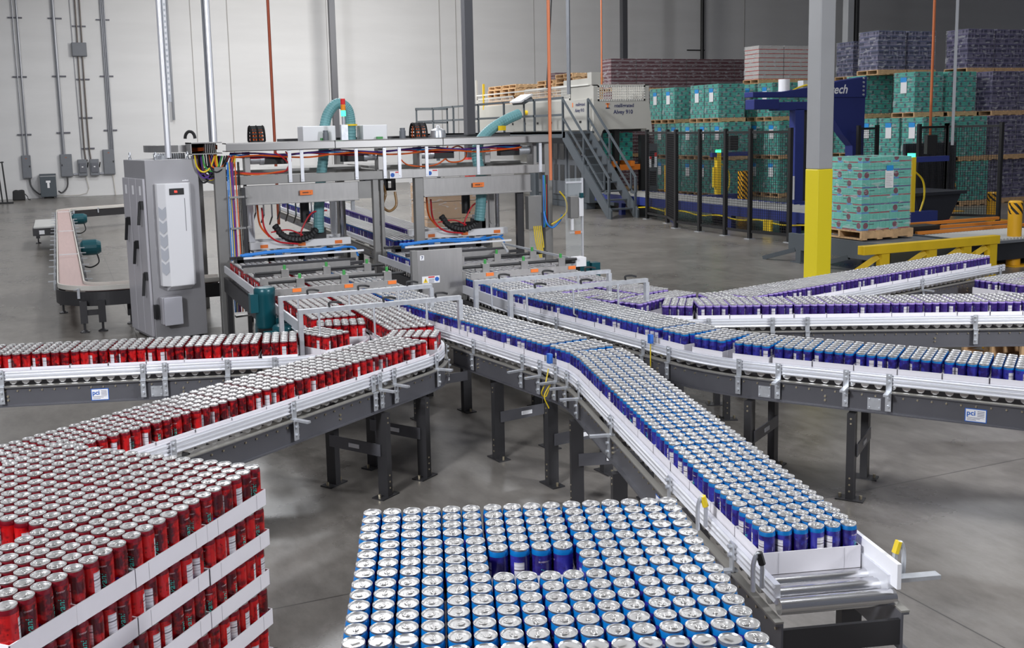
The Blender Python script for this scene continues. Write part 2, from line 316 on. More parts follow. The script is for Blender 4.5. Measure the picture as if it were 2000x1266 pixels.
def text_verts(txt, size, bold=False, shear=0.):
    cu = bpy.data.curves.new('t', 'FONT'); cu.body = txt; cu.size = size; cu.align_x = 'CENTER'; cu.align_y = 'CENTER'; cu.shear = shear; cu.resolution_u = 3
    if bold: cu.offset = size * .02
    ob = bpy.data.objects.new('t', cu); me = bpy.data.meshes.new_from_object(ob)
    vs = [tuple(v.co) for v in me.vertices]; fs = [tuple(p.vertices) for p in me.polygons]
    bpy.data.objects.remove(ob); bpy.data.curves.remove(cu); bpy.data.meshes.remove(me); return vs, fs
def put_text(mb, txt, size, c, ux, uy, m=0, bold=False, shear=0., lift=.0015):   # letters lying on the plane spanned by ux (reading) and uy (up)
    vs, fs = text_verts(txt, size, bold, shear); ux, uy = Vector(ux).normalized(), Vector(uy).normalized(); n = ux.cross(uy)
    mb.add([Vector(c) + ux * x + uy * y + n * lift for x, y, z in vs], fs, m); return mb
def arc(c, r, a0, a1, n, f): return [f(c, r, a0 + (a1 - a0) * i / n) for i in range(n + 1)]
def smooth_pts(pts, n=6):                       # Catmull-Rom through the points
    P = [Vector(p) for p in pts]; P = [P[0] * 2 - P[1]] + P + [P[-1] * 2 - P[-2]]; out = []
    for i in range(1, len(P) - 2):
        for k in range(n):
            t = k / n; a, b, c, d = P[i - 1:i + 3]
            out.append(.5 * ((2 * b) + (c - a) * t + (2 * a - 5 * b + 4 * c - d) * t * t + (3 * b - a - 3 * c + d) * t ** 3))
    return out + [P[-2]]
ORD = 'zeroth first second third fourth fifth sixth seventh eighth ninth tenth eleventh twelfth thirteenth fourteenth fifteenth sixteenth seventeenth eighteenth nineteenth twentieth'.split()
def ordw(i):
    if i <= 20: return ORD[i]
    return str(i) + ('st' if i % 10 == 1 and i != 11 else 'nd' if i % 10 == 2 else 'rd' if i % 10 == 3 else 'th')
class Path:                                    # flat polyline with rounded corners, sampled finely
    def __init__(s, pts, rad):
        P = [np.array(p, float) for p in pts]; out = [P[0]]
        for i in range(1, len(P) - 1):
            a = P[i - 1] - P[i]; b = P[i + 1] - P[i]; a /= np.linalg.norm(a); b /= np.linalg.norm(b)
            th = math.acos(max(-1, min(1, -a @ b))); T = rad[i - 1] * math.tan(th / 2); st, en = P[i] + a * T, P[i] + b * T
            bis = (a + b) / np.linalg.norm(a + b); C = P[i] + bis * (rad[i - 1] / math.cos(th / 2))
            n = max(3, int(math.degrees(th) / 4)); v0, v1 = st - C, en - C
            for k in range(n + 1):
                t = k / n; w = (math.sin((1 - t) * th) * v0 + math.sin(t * th) * v1) / math.sin(th); out.append(C + w)
        out.append(P[-1]); s.p = out; s.s = [0.]
        for i in range(1, len(out)): s.s.append(s.s[-1] + np.linalg.norm(out[i] - out[i - 1]))
        s.len = s.s[-1]
    def at(s, d):
        d = max(0, min(s.len, d)); i = max(0, min(len(s.p) - 2, int(np.searchsorted(s.s, d)) - 1)); t = (d - s.s[i]) / max(1e-9, s.s[i + 1] - s.s[i])
        q = s.p[i] * (1 - t) + s.p[i + 1] * t; e = s.p[i + 1] - s.p[i]; e = e / np.linalg.norm(e); return q[0], q[1], e[0], e[1]
    def tan(s, d):
        a, b = s.at(d - .06), s.at(d + .06); v = np.array([b[0] - a[0], b[1] - a[1]]); v /= np.linalg.norm(v); q = s.at(d); return q[0], q[1], v[0], v[1]
    def slice(s, a, b):
        return [s.tan(d) for d in [a] + [x for x in s.s if a + .02 < x < b - .02] + [b]]
    def near(s, x, y):
        best = min(range(0, int(s.len * 50)), key=lambda k: (s.at(k / 50)[0] - x) ** 2 + (s.at(k / 50)[1] - y) ** 2); return best / 50
    def curv(s, d):
        a, b = s.tan(d - .1), s.tan(d + .1); c = a[2] * b[3] - a[3] * b[2]; return c / .2
# ---------------------------------------------------------------- the building
struct(MB().box(-12, 62, -6, 43.1, -.2, 0), 'floor', FLOOR)
wb = struct(MB().box(-12, 62, 43.1, 43.4, 0, 9.4), 'wall_back', WALL)
struct(MB().box(-12, 62, -6, 43.4, 9.4, 9.6), 'ceiling', CEIL)
for i, (x, w) in enumerate(((5.33, .03), (6.78, .035), (10.9, .02), (15.98, .035), (16.76, .03), (20.6, .02), (32.3, .03), (38.9, .02), (-4.2, .03))):
    struct(MB().box(x, x + w, 43.085, 43.1, 0, 9.4), 'trim_%d' % (i + 1), M('joint_sealant', (.36, .35, .34), .8))
k = 10
for y in (28, 33, 38):                          # open-web roof joists, seen in the top right corner
    m = MB().box(28, 60, y - .06, y + .06, 8.95, 9.05).box(28, 60, y - .06, y + .06, 9.3, 9.4)
    for j in range(32): m.bar((28 + j, y, 9.0 if j % 2 else 9.35), (29 + j, y, 9.35 if j % 2 else 9.0), .05)
    struct(m, 'trim_%d' % k, M('joist_dark', (.05, .05, .055), .6)); k += 1
def column(x, y, w, label, paint, yz=None, yc=None, base=True):
    t = thing('steel_column', label, 'column', (x, y, 0), 'square building columns')
    z0 = yz or 0
    MB().box(x - w / 2, x + w / 2, y - w / 2, y + w / 2, z0, 9.4).build('shaft', paint, t, bevel=.012)
    if yz: MB().box(x - w / 2 - .004, x + w / 2 + .004, y - w / 2 - .004, y + w / 2 + .004, .015, yz).build('painted_base', yc, t, bevel=.012)
    if base:
        m = MB().box(x - w * .9, x + w * .9, y - w * .9, y + w * .9, 0, .02)
        for sx in (-1, 1):
            for sy in (-1, 1): m.cyl((x + sx * w * .72, y + sy * w * .72, .02), (x + sx * w * .72, y + sy * w * .72, .06), .015, 6)
        m.build('base_plate', yc or paint, t)
column(9.43, 10.92, .245, 'pale grey square column with tall yellow base beside the purple cans', COLG, 1.62, YEL)
column(10.14, 25.25, .245, 'grey column standing right behind the packing machine', COLD, 1.52, M('red_paint', (.55, .05, .04), .5))
column(9.98, 38.6, .23, 'dark grey column rising behind the arched teal hose', COLD)
column(22.7, 38.6, .25, 'dark grey column rising behind the maroon stacks', COLD)
column(23.0, 25.45, .24, 'grey column with yellow base among the far stacks', COLG, 1.48, YEL)
tag(single(MB().cyl((23.32, 25.45, .01), (23.32, 25.45, 9.4), .085, 12), 'drain_pipe', BLACK, '', ''), 'black pipe running up beside the far grey column', 'pipe')
m = MB().cyl((29.7, 42.95, .01), (29.7, 42.95, 9.39), .09, 12)
for z in (5.85, 8.6): m.box(28.9, 29.9, 43.02, 43.095, z, z + .05)
tag(single(m, 'drain_pipe', BLACK, '', ''), 'black downpipe on the back wall behind the maroon stacks', 'pipe')

# ---------------------------------------------------------------- electrical gear on the back wall
YW = 43.1
def strut_channel(x, z, label, n=.5):
    m = MB().box(x, x + n, YW - .05, YW, z, z + .055)
    for i in range(8): m.box(x + .03 + i * n / 8, x + .06 + i * n / 8, YW - .052, YW - .05, z + .018, z + .037)
    tag(single(m, 'strut_channel', M('dark_strut', (.11, .11, .13), .5, .4), '', ''), label, 'bracket', 'strut channels on the back wall')
CND = M('conduit_steel', (.30, .31, .34), .4, .6)
def conduit(pts, r, label, mat=CND): tag(single(MB().tube(smooth_pts(pts, 3) if len(pts) > 2 else pts, r, 8), 'conduit', mat, '', ''), label, 'conduit', 'conduits on the back wall')
conduit([(-1.16, YW - .07, 1.66), (-1.15, YW - .07, 9.4)], .022, 'thin conduit left of the pair above the leftmost wall panel')
conduit([(-1.02, YW - .07, 1.66), (-1.00, YW - .07, 9.4)], .035, 'thicker conduit above the leftmost wall panel')
conduit([(.26, YW - .08, 1.66), (.27, YW - .08, 9.4)], .06, 'wide single conduit above the second wall panel')
conduit([(1.11, YW - .07, 1.42), (1.02, YW - .07, 1.75), (1.04, YW - .07, 5.42)], .028, 'left conduit between safety switch and junction box', M('brown_conduit', (.17, .15, .14), .45, .5))
conduit([(1.32, YW - .07, 1.42), (1.20, YW - .07, 1.75), (1.20, YW - .07, 5.42)], .028, 'right conduit between safety switch and junction box', MATS['brown_conduit'])
conduit([(1.06, YW - .07, 5.9), (1.08, YW - .07, 9.4)], .028, 'left conduit rising from top of the junction box', MATS['brown_conduit'])
conduit([(1.22, YW - .07, 5.9), (1.24, YW - .07, 9.4)], .028, 'right conduit rising from top of the junction box', MATS['brown_conduit'])
for i, dx in enumerate((-.07, -.01, .05)): conduit([(2.03 + dx, YW - .07, 1.78), (2.06 + dx, YW - .07, 9.4)], .03, ('left', 'middle', 'right')[i] + ' conduit of the three above the tallest wall panel')
conduit([(.92, YW - .04, 1.4), (.86, YW - .04, 9.4)], .012, 'thin wire conduit left of the junction box')
conduit([(1.0, YW - .06, .8), (1.0, YW - .06, .12), (-.1, YW - .06, .06)], .012, 'thin conduit running low from switch to transformer', M('cream_conduit', (.5, .47, .42), .5))
conduit([(2.0, YW - .06, .8), (2.05, YW - .06, 0)], .014, 'thin cream conduit under the tallest wall panel', MATS['cream_conduit'])
conduit([(-1.02, YW - .12, .78), (-.98, YW - .14, .45), (-.72, YW - .25, .16), (-.62, YW - .4, .22)], .03, 'black hose from leftmost panel curving to the transformer', M('liquidtight', (.06, .06, .065), .5))
conduit([(.33, YW - .12, .78), (.3, YW - .14, .4), (.1, YW - .25, .18), (-.02, YW - .4, .25)], .03, 'black hose from second panel curving to the transformer', MATS['liquidtight'])
for a, b, z, s in ((.55, .74, .88, 'second panel and first safety switch'), (1.5, 1.72, .88, 'second safety switch and tallest panel')):
    tag(single(MB().box(a, b, YW - .12, YW - .04, z - .03, z + .03), 'conduit', CND, '', ''), 'short conduit joining the ' + s, 'conduit', 'conduits on the back wall')
for x, zs, nm in ((-1.33, (2.42, 4.6, 6.8), 'leftmost conduits'), (.06, (2.46, 4.62, 6.8), 'wide single conduit'), (.9, (1.83, 3.02, 4.5, 6.52), 'junction box conduits'), (1.78, (2.52, 4.62, 6.78), 'tallest panel conduits')):
    for i, z in enumerate(zs): strut_channel(x, z, ('lowest' if i == 0 else 'topmost' if i == len(zs) - 1 else 'middle' if len(zs) == 3 else ('second' if i == 1 else 'third') + ' lowest') + ' strut channel behind the ' + nm)
def wall_panel(x0, x1, z0, z1, label, badge=True, hasp=None):
    t = thing('electrical_panel', label, 'electrical panel', ((x0 + x1) / 2, YW, z0), 'electrical panels on the back wall')
    MB().box(x0, x1, YW - .16, YW - .01, z0, z1).build('box', PANG, t, bevel=.01)
    MB().box(x0 + .015, x1 - .015, YW - .175, YW - .16, z0 + .02, z1 - .02).build('door', PANG, t, bevel=.006)
    hx = hasp if hasp is not None else x1 - .05
    MB().box(hx - .018, hx + .018, YW - .19, YW - .175, (z0 + z1) / 2 - .02, (z0 + z1) / 2 + .05).build('latch', BLACK, t)
    if badge: MB().box((x0 + x1) / 2 - .03, (x0 + x1) / 2 + .03, YW - .178, YW - .175, z1 - .14, z1 - .11).build('badge', M('rust_badge', (.35, .10, .04), .5), t)
wall_panel(-1.25, -.93, .78, 1.66, 'narrow grey wall panel, leftmost on the back wall', True)
wall_panel(.11, .54, .79, 1.66, 'grey wall panel with orange badge right of the transformer', True, .17)
wall_panel(1.68, 2.10, .82, 1.80, 'tallest grey wall panel, nearest the control cabinet')
for x0, x1, nm in ((.74, 1.07, 'first'), (1.18, 1.51, 'second')):
    t = thing('safety_switch', nm + ' grey safety switch from the left with a side lever', 'switch', ((x0 + x1) / 2, YW, .8), 'safety switches on the back wall')
    MB().box(x0, x1, YW - .2, YW - .01, .8, 1.44).build('box', PANG, t, bevel=.012)
    MB().box(x0 + .04, x1 - .04, YW - .235, YW - .2, .92, 1.3).build('cover', M('switch_cover_grey', (.115, .12, .14), .5), t, bevel=.012)
    MB().bar((x1 + .01, YW - .16, 1.12), (x1 + .045, YW - .2, 1.32), .03).build('lever', BLACK, t)
    MB().box(x0 + .13, x0 + .19, YW - .238, YW - .235, 1.13, 1.17).build('label_plate', PAPER, t)
t = thing('junction_box', 'dark grey square box high on the wall between conduits', 'junction box', (1.1, YW, 5.4)); MB().box(.83, 1.37, YW - .2, YW - .01, 5.4, 5.92).build('box', PANG, t, bevel=.012)
MB().box(.85, 1.35, YW - .215, YW - .2, 5.42, 5.9).build('cover', PANG, t, bevel=.006)
t = thing('transformer', 'dark blue-grey floor transformer with white stickers by the back wall', 'transformer', (-.36, 42.8, 0))
MB().box(-.66, -.09, 42.55, 43.02, .06, .84).build('case', TRF, t, bevel=.012); MB().box(-.67, -.08, 42.54, 43.03, .87, .93).build('cap', TRF, t)
MB().box(-.64, -.11, 42.57, 43.0, .84, .87).build('vent_slot', PAPER, t)
MB().box(-.45, -.29, 42.54, 42.55, .60, .68).box(-.41, -.33, 42.54, 42.55, .40, .60).build('sticker', PAPER, t)
MB().box(-.64, -.56, 42.56, 43.0, 0, .06).box(-.19, -.11, 42.56, 43.0, 0, .06).build('skid', DARK, t)
t = thing('equipment_bag', 'black bag standing on the floor by the back wall', 'bag', (-1.42, 42.2, 0))
MB().prism([(-1.64, .0), (-1.2, .0), (-1.22, .36), (-1.3, .39), (-1.42, .37), (-1.52, .39), (-1.62, .35)], 'y', 42.05, 42.4).build('body', BLACK, t, bevel=.03)
MB().tube(smooth_pts([(-1.2, 42.2, .22), (-1.12, 42.1, .12), (-1.1, 42.0, .03), (-1.02, 41.95, .015)]), .015, 6).build('strap', BLACK, t)
t = thing('folding_gate', 'black folded gate frame standing at the left edge by the wall', 'gate', (-1.85, 40.2, 0))
for i, x in enumerate((-2.05, -1.9, -1.78, -1.62)): MB().bar((x - .12, 40.3, .0), (x - .2, 40.3, 1.5), .05).build('bar', BLACK, t)
MB().bar((-2.35, 40.3, 1.42), (-1.76, 40.3, 1.48), .04).build('top_rail', BLACK, t); MB().box(-2.3, -1.55, 40.1, 40.5, 0, .05).build('base', BLACK, t)
# ---------------------------------------------------------------- cans and trays
P_ = .0585; CR, CH = .0285, .148
def ring_mesh(prof, n, rot=0.):
    vs = []; 
    for r, z in prof:
        for j in range(n): a = rot + 2 * PI * j / n; vs.append((r * math.cos(a), r * math.sin(a), z))
    return vs
def can_body(name, paint, words, script):
    n = 28; prof = [(.019, .004), (.0235, 0), (.0275, .006), (CR, .012), (CR, .1295), (.0281, .1335), (.0266, .1395), (.0256, .1425)]
    m = bpy.data.meshes.new(name); vs = ring_mesh(prof, n); fs = []; uvs = []
    for i in range(len(prof) - 1):
        for j in range(n):
            fs.append((i * n + j, i * n + (j + 1) % n, (i + 1) * n + (j + 1) % n, (i + 1) * n + j))
            uvs += [(j / n, prof[i][1] / CH), ((j + 1) / n, prof[i][1] / CH), ((j + 1) / n, prof[i + 1][1] / CH), (j / n, prof[i + 1][1] / CH)]
    fs.append(tuple(range(n - 1, -1, -1))); uvs += [(.5, .01)] * n
    nb = len(fs); mi = [0] * nb
    def wrap(txt, size, th0, z0, vert, mat, shear=0., bold=False):
        v, f = text_verts(txt, size, bold, shear); k = len(vs)
        for x, y, _ in v:
            a, z = (th0 - y / CR, z0 + x) if vert else (th0 + x / CR, z0 + y)
            vs.append(((CR + .0003) * math.cos(a), (CR + .0003) * math.sin(a), z))
        for q in f: fs.append(tuple(i + k for i in q)); mi.append(mat); uvs.extend([(.9, .5)] * len(q))
    wrap(script, .026, 2 * PI * .66, .068, True, 1, .35, False)
    for i, w in enumerate(words): wrap(w, .0062, 2 * PI * .66, .112 - i * .008, False, 2)
    m.from_pydata(vs, [], fs); uv = m.uv_layers.new(name='UVMap'); uv.data.foreach_set('uv', [c for q in uvs for c in q])
    for q in (paint, SCRIPT, SILVERINK): m.materials.append(q)
    m.polygons.foreach_set('material_index', mi); m.polygons.foreach_set('use_smooth', [i < nb - 1 for i in range(len(fs))]); m.update(); return m
def can_lid():
    m = MB(); m.lathe([(.0256, .1425), (.0265, .1455), (.0266, .1475), (.0259, .148), (.0248, .1472), (.0238, .1430), (.0221, .1422), (.0208, .1438), (.0001, .1438)], 28)
    o = m.build('lid', LIDM, None, smooth=True); me = o.data; bpy.data.objects.remove(o); return me
def can_tab():
    m = MB(); out = []
    for a in range(16):
        t = 2 * PI * a / 16; out.append((.0045 + .0105 * math.cos(t), .0068 * math.sin(t)))
    m.prism([(x, y) for x, y in out], 'z', .1450, .1462)
    m.cyl((-.001, 0, .144), (-.001, 0, .1475), .0022, 8); ring = [(.0105 + .0036 * math.cos(2 * PI * a / 12), .0040 * math.sin(2 * PI * a / 12), .1464) for a in range(13)]
    m.tube(ring, .0008, 4); sc = [(-.006 + .008 * math.cos(2 * PI * a / 12), .0095 * math.sin(2 * PI * a / 12), .1440) for a in range(4, 10)]; m.tube(sc, .0006, 4)
    o = m.build('pull_tab', TABM, None); me = o.data; bpy.data.objects.remove(o); return me
BODY = {'red': can_body('can_body', RED, ('CHERRY',), 'yani'), 'blue': can_body('can_body', BLUE, ('BLUEBERRY',), 'yani'), 'purple': can_body('can_body', PURP, (), 'yani')}
LID, TAB = can_lid(), can_tab()
def tray_mesh(h):
    a, b, t = .3555 / 2, .2385 / 2, .003
    m = MB().box(-a, a, -b, b, 0, .002)
    for s in (-1, 1):
        m.box(s * a - (t if s > 0 else 0), s * a + (0 if s > 0 else t), -b, b, 0, h); m.box(-a, a, s * b - (t if s > 0 else 0), s * b + (0 if s > 0 else t), 0, h)
        for sx in (-1, 1): m.box(sx * (a - .06) - .0006, sx * (a - .06) + .0006, s * (b + .0004) - .0003, s * (b + .0004) + .0003, .002, h - .004, 1)
    o = m.build('can_tray', [CARD, M('card_crease', (.42, .41, .43), .8)]); me = o.data; bpy.data.objects.remove(o); return me
TRAY = {'red': tray_mesh(.059), 'blue': tray_mesh(.078), 'purple': tray_mesh(.07)}; TH = .003
CANS = {'red': [], 'blue': [], 'purple': []}; TRAYS = []
def put_tray(x, y, z, rz, colour, label, group, cans, drop=(), vis=True):
    """cans(i,j) -> label for can i across (0..5) and j along (0..3), or None for a can nobody can see"""
    TRAYS.append(((x, y, z, rz), label, group, vis, colour))
    a, b = math.cos(rz), math.sin(rz)
    for i in range(6):
        for j in range(4):
            l = cans(i, j)
            if l is None: continue
            u, v = (i - 2.5) * P_, (j - 1.5) * P_
            CANS[colour].append((x + u * a - v * b, y + u * b + v * a, z + TH, l[0], l[1], l[2]))
def tri_template(meshes):                       # numpy copies of the can meshes: points, corners, face sizes, slots, uv
    V, Lp, T, MI, UV = [], [], [], [], []; k = 0; slots = [RED, BLUE, PURP, SCRIPT, SILVERINK, LIDM, TABM]
    for me in meshes:
        v = np.zeros(len(me.vertices) * 3); me.vertices.foreach_get('co', v); V.append(v.reshape(-1, 3))
        l = np.zeros(len(me.loops), np.int32); me.loops.foreach_get('vertex_index', l); Lp.append(l + k)
        t = np.zeros(len(me.polygons), np.int32); me.polygons.foreach_get('loop_total', t); T.append(t)
        m = np.zeros(len(me.polygons), np.int32); me.polygons.foreach_get('material_index', m); MI.append(np.array([slots.index(me.materials[i]) for i in range(len(me.materials))])[m])
        u = np.zeros(len(me.loops) * 2)
        if me.uv_layers: me.uv_layers[0].data.foreach_get('uv', u)
        UV.append(u); k += len(me.vertices)
    return [np.concatenate(q) for q in (V, Lp, T, MI, UV)]
def low_can(paint):
    n = 14; prof = [(.0235, 0), (CR, .010), (CR, .1290), (.0266, .1395), (.0265, .1475), (.0240, .1440)]
    vs = ring_mesh(prof, n); fs, uvs, mi = [], [], []
    for i in range(5):
        for j in range(n):
            fs.append((i * n + j, i * n + (j + 1) % n, (i + 1) * n + (j + 1) % n, (i + 1) * n + j)); mi.append(0 if i < 3 else 1)
            uvs += [(j / n, prof[i][1] / CH), ((j + 1) / n, prof[i][1] / CH), ((j + 1) / n, prof[i + 1][1] / CH), (j / n, prof[i + 1][1] / CH)]
    fs.append(tuple(range(5 * n, 6 * n))); mi.append(1); uvs += [(.5, .9)] * n
    k = len(vs); vs += [(.015, .006, .1465), (-.006, .006, .1465), (-.006, -.006, .1465), (.015, -.006, .1465)]; fs.append((k, k + 1, k + 2, k + 3)); mi.append(2); uvs += [(.5, .9)] * 4
    m = bpy.data.meshes.new('low_can'); m.from_pydata(vs, [], fs); m.uv_layers.new(name='UVMap').data.foreach_set('uv', [c for q in uvs for c in q])
    for q in (paint, LIDM, TABM): m.materials.append(q)
    m.polygons.foreach_set('material_index', mi); m.update(); return m
def flush_cans():
    q = []
    for colour, L in CANS.items():
        for c in L:
            d = inframe(c[0], c[1], c[2] + .1, 20); q.append((d if d and c[5] else 1e6 + (d or 50), colour, c))
    q.sort(key=lambda e: e[0]); near, rest = q[:300], q[300:]
    for d, colour, (x, y, z, label, group, vis) in near:
        t = thing('drink_can', label, 'can', (x, y, z), group); t.rotation_euler[2] = random.uniform(0, 2 * PI)
        for nm, me in (('body', BODY[colour]), ('lid', LID), ('pull_tab', TAB)):
            o = bpy.data.objects.new(nm, me); COL.objects.link(o); o.parent = t
    VV, LL, TT, MM, UU = [], [], [], [], []; base = 0; rs = np.random.RandomState(3)   # every further can: one object
    for colour, paint in (('red', RED), ('blue', BLUE), ('purple', PURP)):
        for lod in (0, 1):
            R = [c for d, cl, c in rest if cl == colour and (d % 1e6 < 5.2 and d < 1e6) == (lod == 0)]; K = len(R)
            if not K: continue
            v, l, t, mi, uv = tri_template([BODY[colour], LID, TAB] if lod == 0 else [low_can(paint)])
            a = rs.uniform(0, 2 * PI, K); c, s_ = np.cos(a)[:, None], np.sin(a)[:, None]; cen = np.array([r[:3] for r in R])
            P3 = np.stack([v[None, :, 0] * c - v[None, :, 1] * s_, v[None, :, 0] * s_ + v[None, :, 1] * c, np.repeat(v[None, :, 2], K, 0)], -1) + cen[:, None, :]
            VV.append(P3.reshape(-1, 3)); LL.append((l[None, :] + base + np.arange(K)[:, None] * len(v)).reshape(-1)); TT.append(np.tile(t, K)); MM.append(np.tile(mi, K)); UU.append(np.tile(uv, K)); base += K * len(v)
    V, L, T, MI, UV = [np.concatenate(x) for x in (VV, LL, TT, MM, UU)]
    me = bpy.data.meshes.new('drink_cans'); me.vertices.add(len(V)); me.vertices.foreach_set('co', V.reshape(-1)); me.loops.add(len(L)); me.polygons.add(len(T))
    me.loops.foreach_set('vertex_index', L.astype(np.int32)); me.polygons.foreach_set('loop_start', np.concatenate([[0], np.cumsum(T)[:-1]]).astype(np.int32))
    me.polygons.foreach_set('material_index', MI.astype(np.int32)); me.uv_layers.new(name='UVMap').data.foreach_set('uv', UV.astype(np.float32))
    for q_ in (RED, BLUE, PURP, SCRIPT, SILVERINK, LIDM, TABM): me.materials.append(q_)
    me.update(calc_edges=True); me.polygons.foreach_set('use_smooth', [True] * len(T))
    try: me.set_sharp_from_angle(angle=math.radians(40))
    except Exception: pass
    o = bpy.data.objects.new('drink_cans', me); COL.objects.link(o); o['kind'] = 'stuff'; tag(o, 'all the further red, blue and purple drink cans on the conveyors and pallets', 'cans')
    q = sorted(TRAYS, key=lambda t: (inframe(*t[0][:3], 60) or 1e3) + (0 if t[3] else 1e3)); m = MB()
    for k, ((x, y, z, rz), label, group, vis, colour) in enumerate(q):
        if k < 290 and vis:
            o = bpy.data.objects.new('can_tray', TRAY[colour]); COL.objects.link(o); o.location = (x, y, z); o.rotation_euler[2] = rz; tag(o, label, 'tray', group)
        else:
            nv = [tuple(v.co) for v in TRAY[colour].vertices]; nf = [tuple(p.vertices) for p in TRAY[colour].polygons]
            a, b = math.cos(rz), math.sin(rz); m.add([(x + vx * a - vy * b, y + vx * b + vy * a, z + vz) for vx, vy, vz in nv], nf)
    if m.v: o = m.build('can_trays', CARD); o['kind'] = 'stuff'; tag(o, 'white cardboard trays deep inside the stacks of cans', 'trays')

# ---------------------------------------------------------------- the two pallets of cans in front
def can_pallet(colour, O, ang, top, layers, name, flip=False):
    """16 x 20 cans a layer; a runs across, b runs along, O is the first can of the top layer"""
    ca, sa = math.cos(ang), math.sin(ang)
    ua, ub = np.array([ca, sa]), np.array([-sa, ca]) * (-1 if not flip else 1)
    lay = [((a, b), 'w') for b in (0, 4) for a in (0, 10)] + [((6, 0), 't')] + [((a, b), 't') for b in (8, 14) for a in (0, 4, 8, 12)]
    g = .0045
    for L in range(layers):
        z = top - CH - TH - L * (CH + TH + .0015); k = 0
        jit = random.Random(L * 7 + len(colour))
        for (a0, b0), o in lay:
            k += 1; w, d = (6, 4) if o == 'w' else (4, 6)
            if flip: b0 = 20 - b0 - d
            ga = g * (a0 / 5.3) + jit.uniform(-.003, .003); gb = g * (b0 / 5.3) + jit.uniform(-.003, .003)
            c = np.array(O) + ua * ((a0 + (w - 1) / 2) * P_ + ga) + ub * ((b0 + (d - 1) / 2) * P_ + gb)
            rz = math.atan2(ua[1], ua[0]) + (0 if o == 'w' else PI / 2) + jit.uniform(-.01, .01)
            edge = a0 == 0 or b0 == 0 or a0 + w == 16 or b0 + d == 20
            if L and not edge: continue
            def lab(i, j, a0=a0, b0=b0, w=w, d=d, o=o, c=c, rz=rz):
                u, v = (i - 2.5) * P_, (j - 1.5) * P_; p = np.array([c[0] + u * math.cos(rz) - v * math.sin(rz), c[1] + u * math.sin(rz) + v * math.cos(rz)]) - np.array(O)
                A, B = int(round((p @ ua - ga) / P_)), int(round((p @ ub - gb) / P_))
                if L == 0: return ('%s can, %s from the %s edge, %s row, top of %s' % (colour, ordw(A + 1), 'right' if flip else 'left', ordw(B + 1), name), '%s cans on top of %s' % (colour, name), True)
                if A in (0, 15) or B in (0, 19):
                    return ('%s can, %s along the side of the %s layer down, %s' % (colour, ordw((B if A in (0, 15) else A) + 1), ordw(L + 1), name), '%s cans in the sides of %s' % (colour, name), flip and A == 0 and L < 5)
                return None
            put_tray(c[0], c[1], z, rz, colour, 'white tray, %s in the %s layer from the top, %s' % (ordw(k), ordw(L + 1), name), 'trays of ' + name, lab, vis=(L == 0 or (flip and a0 == 0 and L < 5)))
    # slatted pallet below
    z = top - layers * (CH + TH + .0015) - .004; c = np.array(O) + ua * (7.5 * P_ + .006) + ub * (9.5 * P_ + .009)
    return c, math.atan2(ua[1], ua[0]), z
def pallet_mesh(w, d, h=.13):
    m = MB()
    for i in range(7): x = -w / 2 + .05 + i * (w - .1) / 6; m.box(x - .05, x + .05, -d / 2, d / 2, h - .02, h)
    for y in (-d / 2 + .02, 0, d / 2 - .02): m.box(-w / 2, w / 2, y - .02, y + .02, .02, h - .02)
    for i in range(4): x = -w / 2 + .06 + i * (w - .12) / 3; m.box(x - .05, x + .05, -d / 2, d / 2, 0, .02)
    return m
def wood_pallet(me, x, y, z, rz, label, group='wooden pallets'):
    o = bpy.data.objects.new('wooden_pallet', me); COL.objects.link(o); o.location = (x, y, z); o.rotation_euler[2] = rz; return tag(o, label, 'pallet', group)
def as_mesh(mb, name, mats): o = mb.build(name, mats); me = o.data; bpy.data.objects.remove(o); return me
BIGP = as_mesh(pallet_mesh(.98, 1.2, .11), 'wooden_pallet', WOOD)
for col_, O, ang, top, nl, nm, fl in (('blue', (.787, 2.804), math.atan2(-.341, .94), 1.133, 6, 'near blue pallet', False), ('red', (.567, 3.591), math.atan2(.684, -.729), 1.068, 6, 'near red pallet', True)):
    c, a, z = can_pallet(col_, O, ang, top, nl, nm, fl)
    nst = 2 if z > .18 else 1
    for q in range(nst):
        o = wood_pallet(BIGP, c[0], c[1], q * z / nst, a, ('wooden pallet right under the ' if q == nst - 1 else 'lower wooden pallet on the floor under the ') + nm); o.scale.z = z / nst / .1105
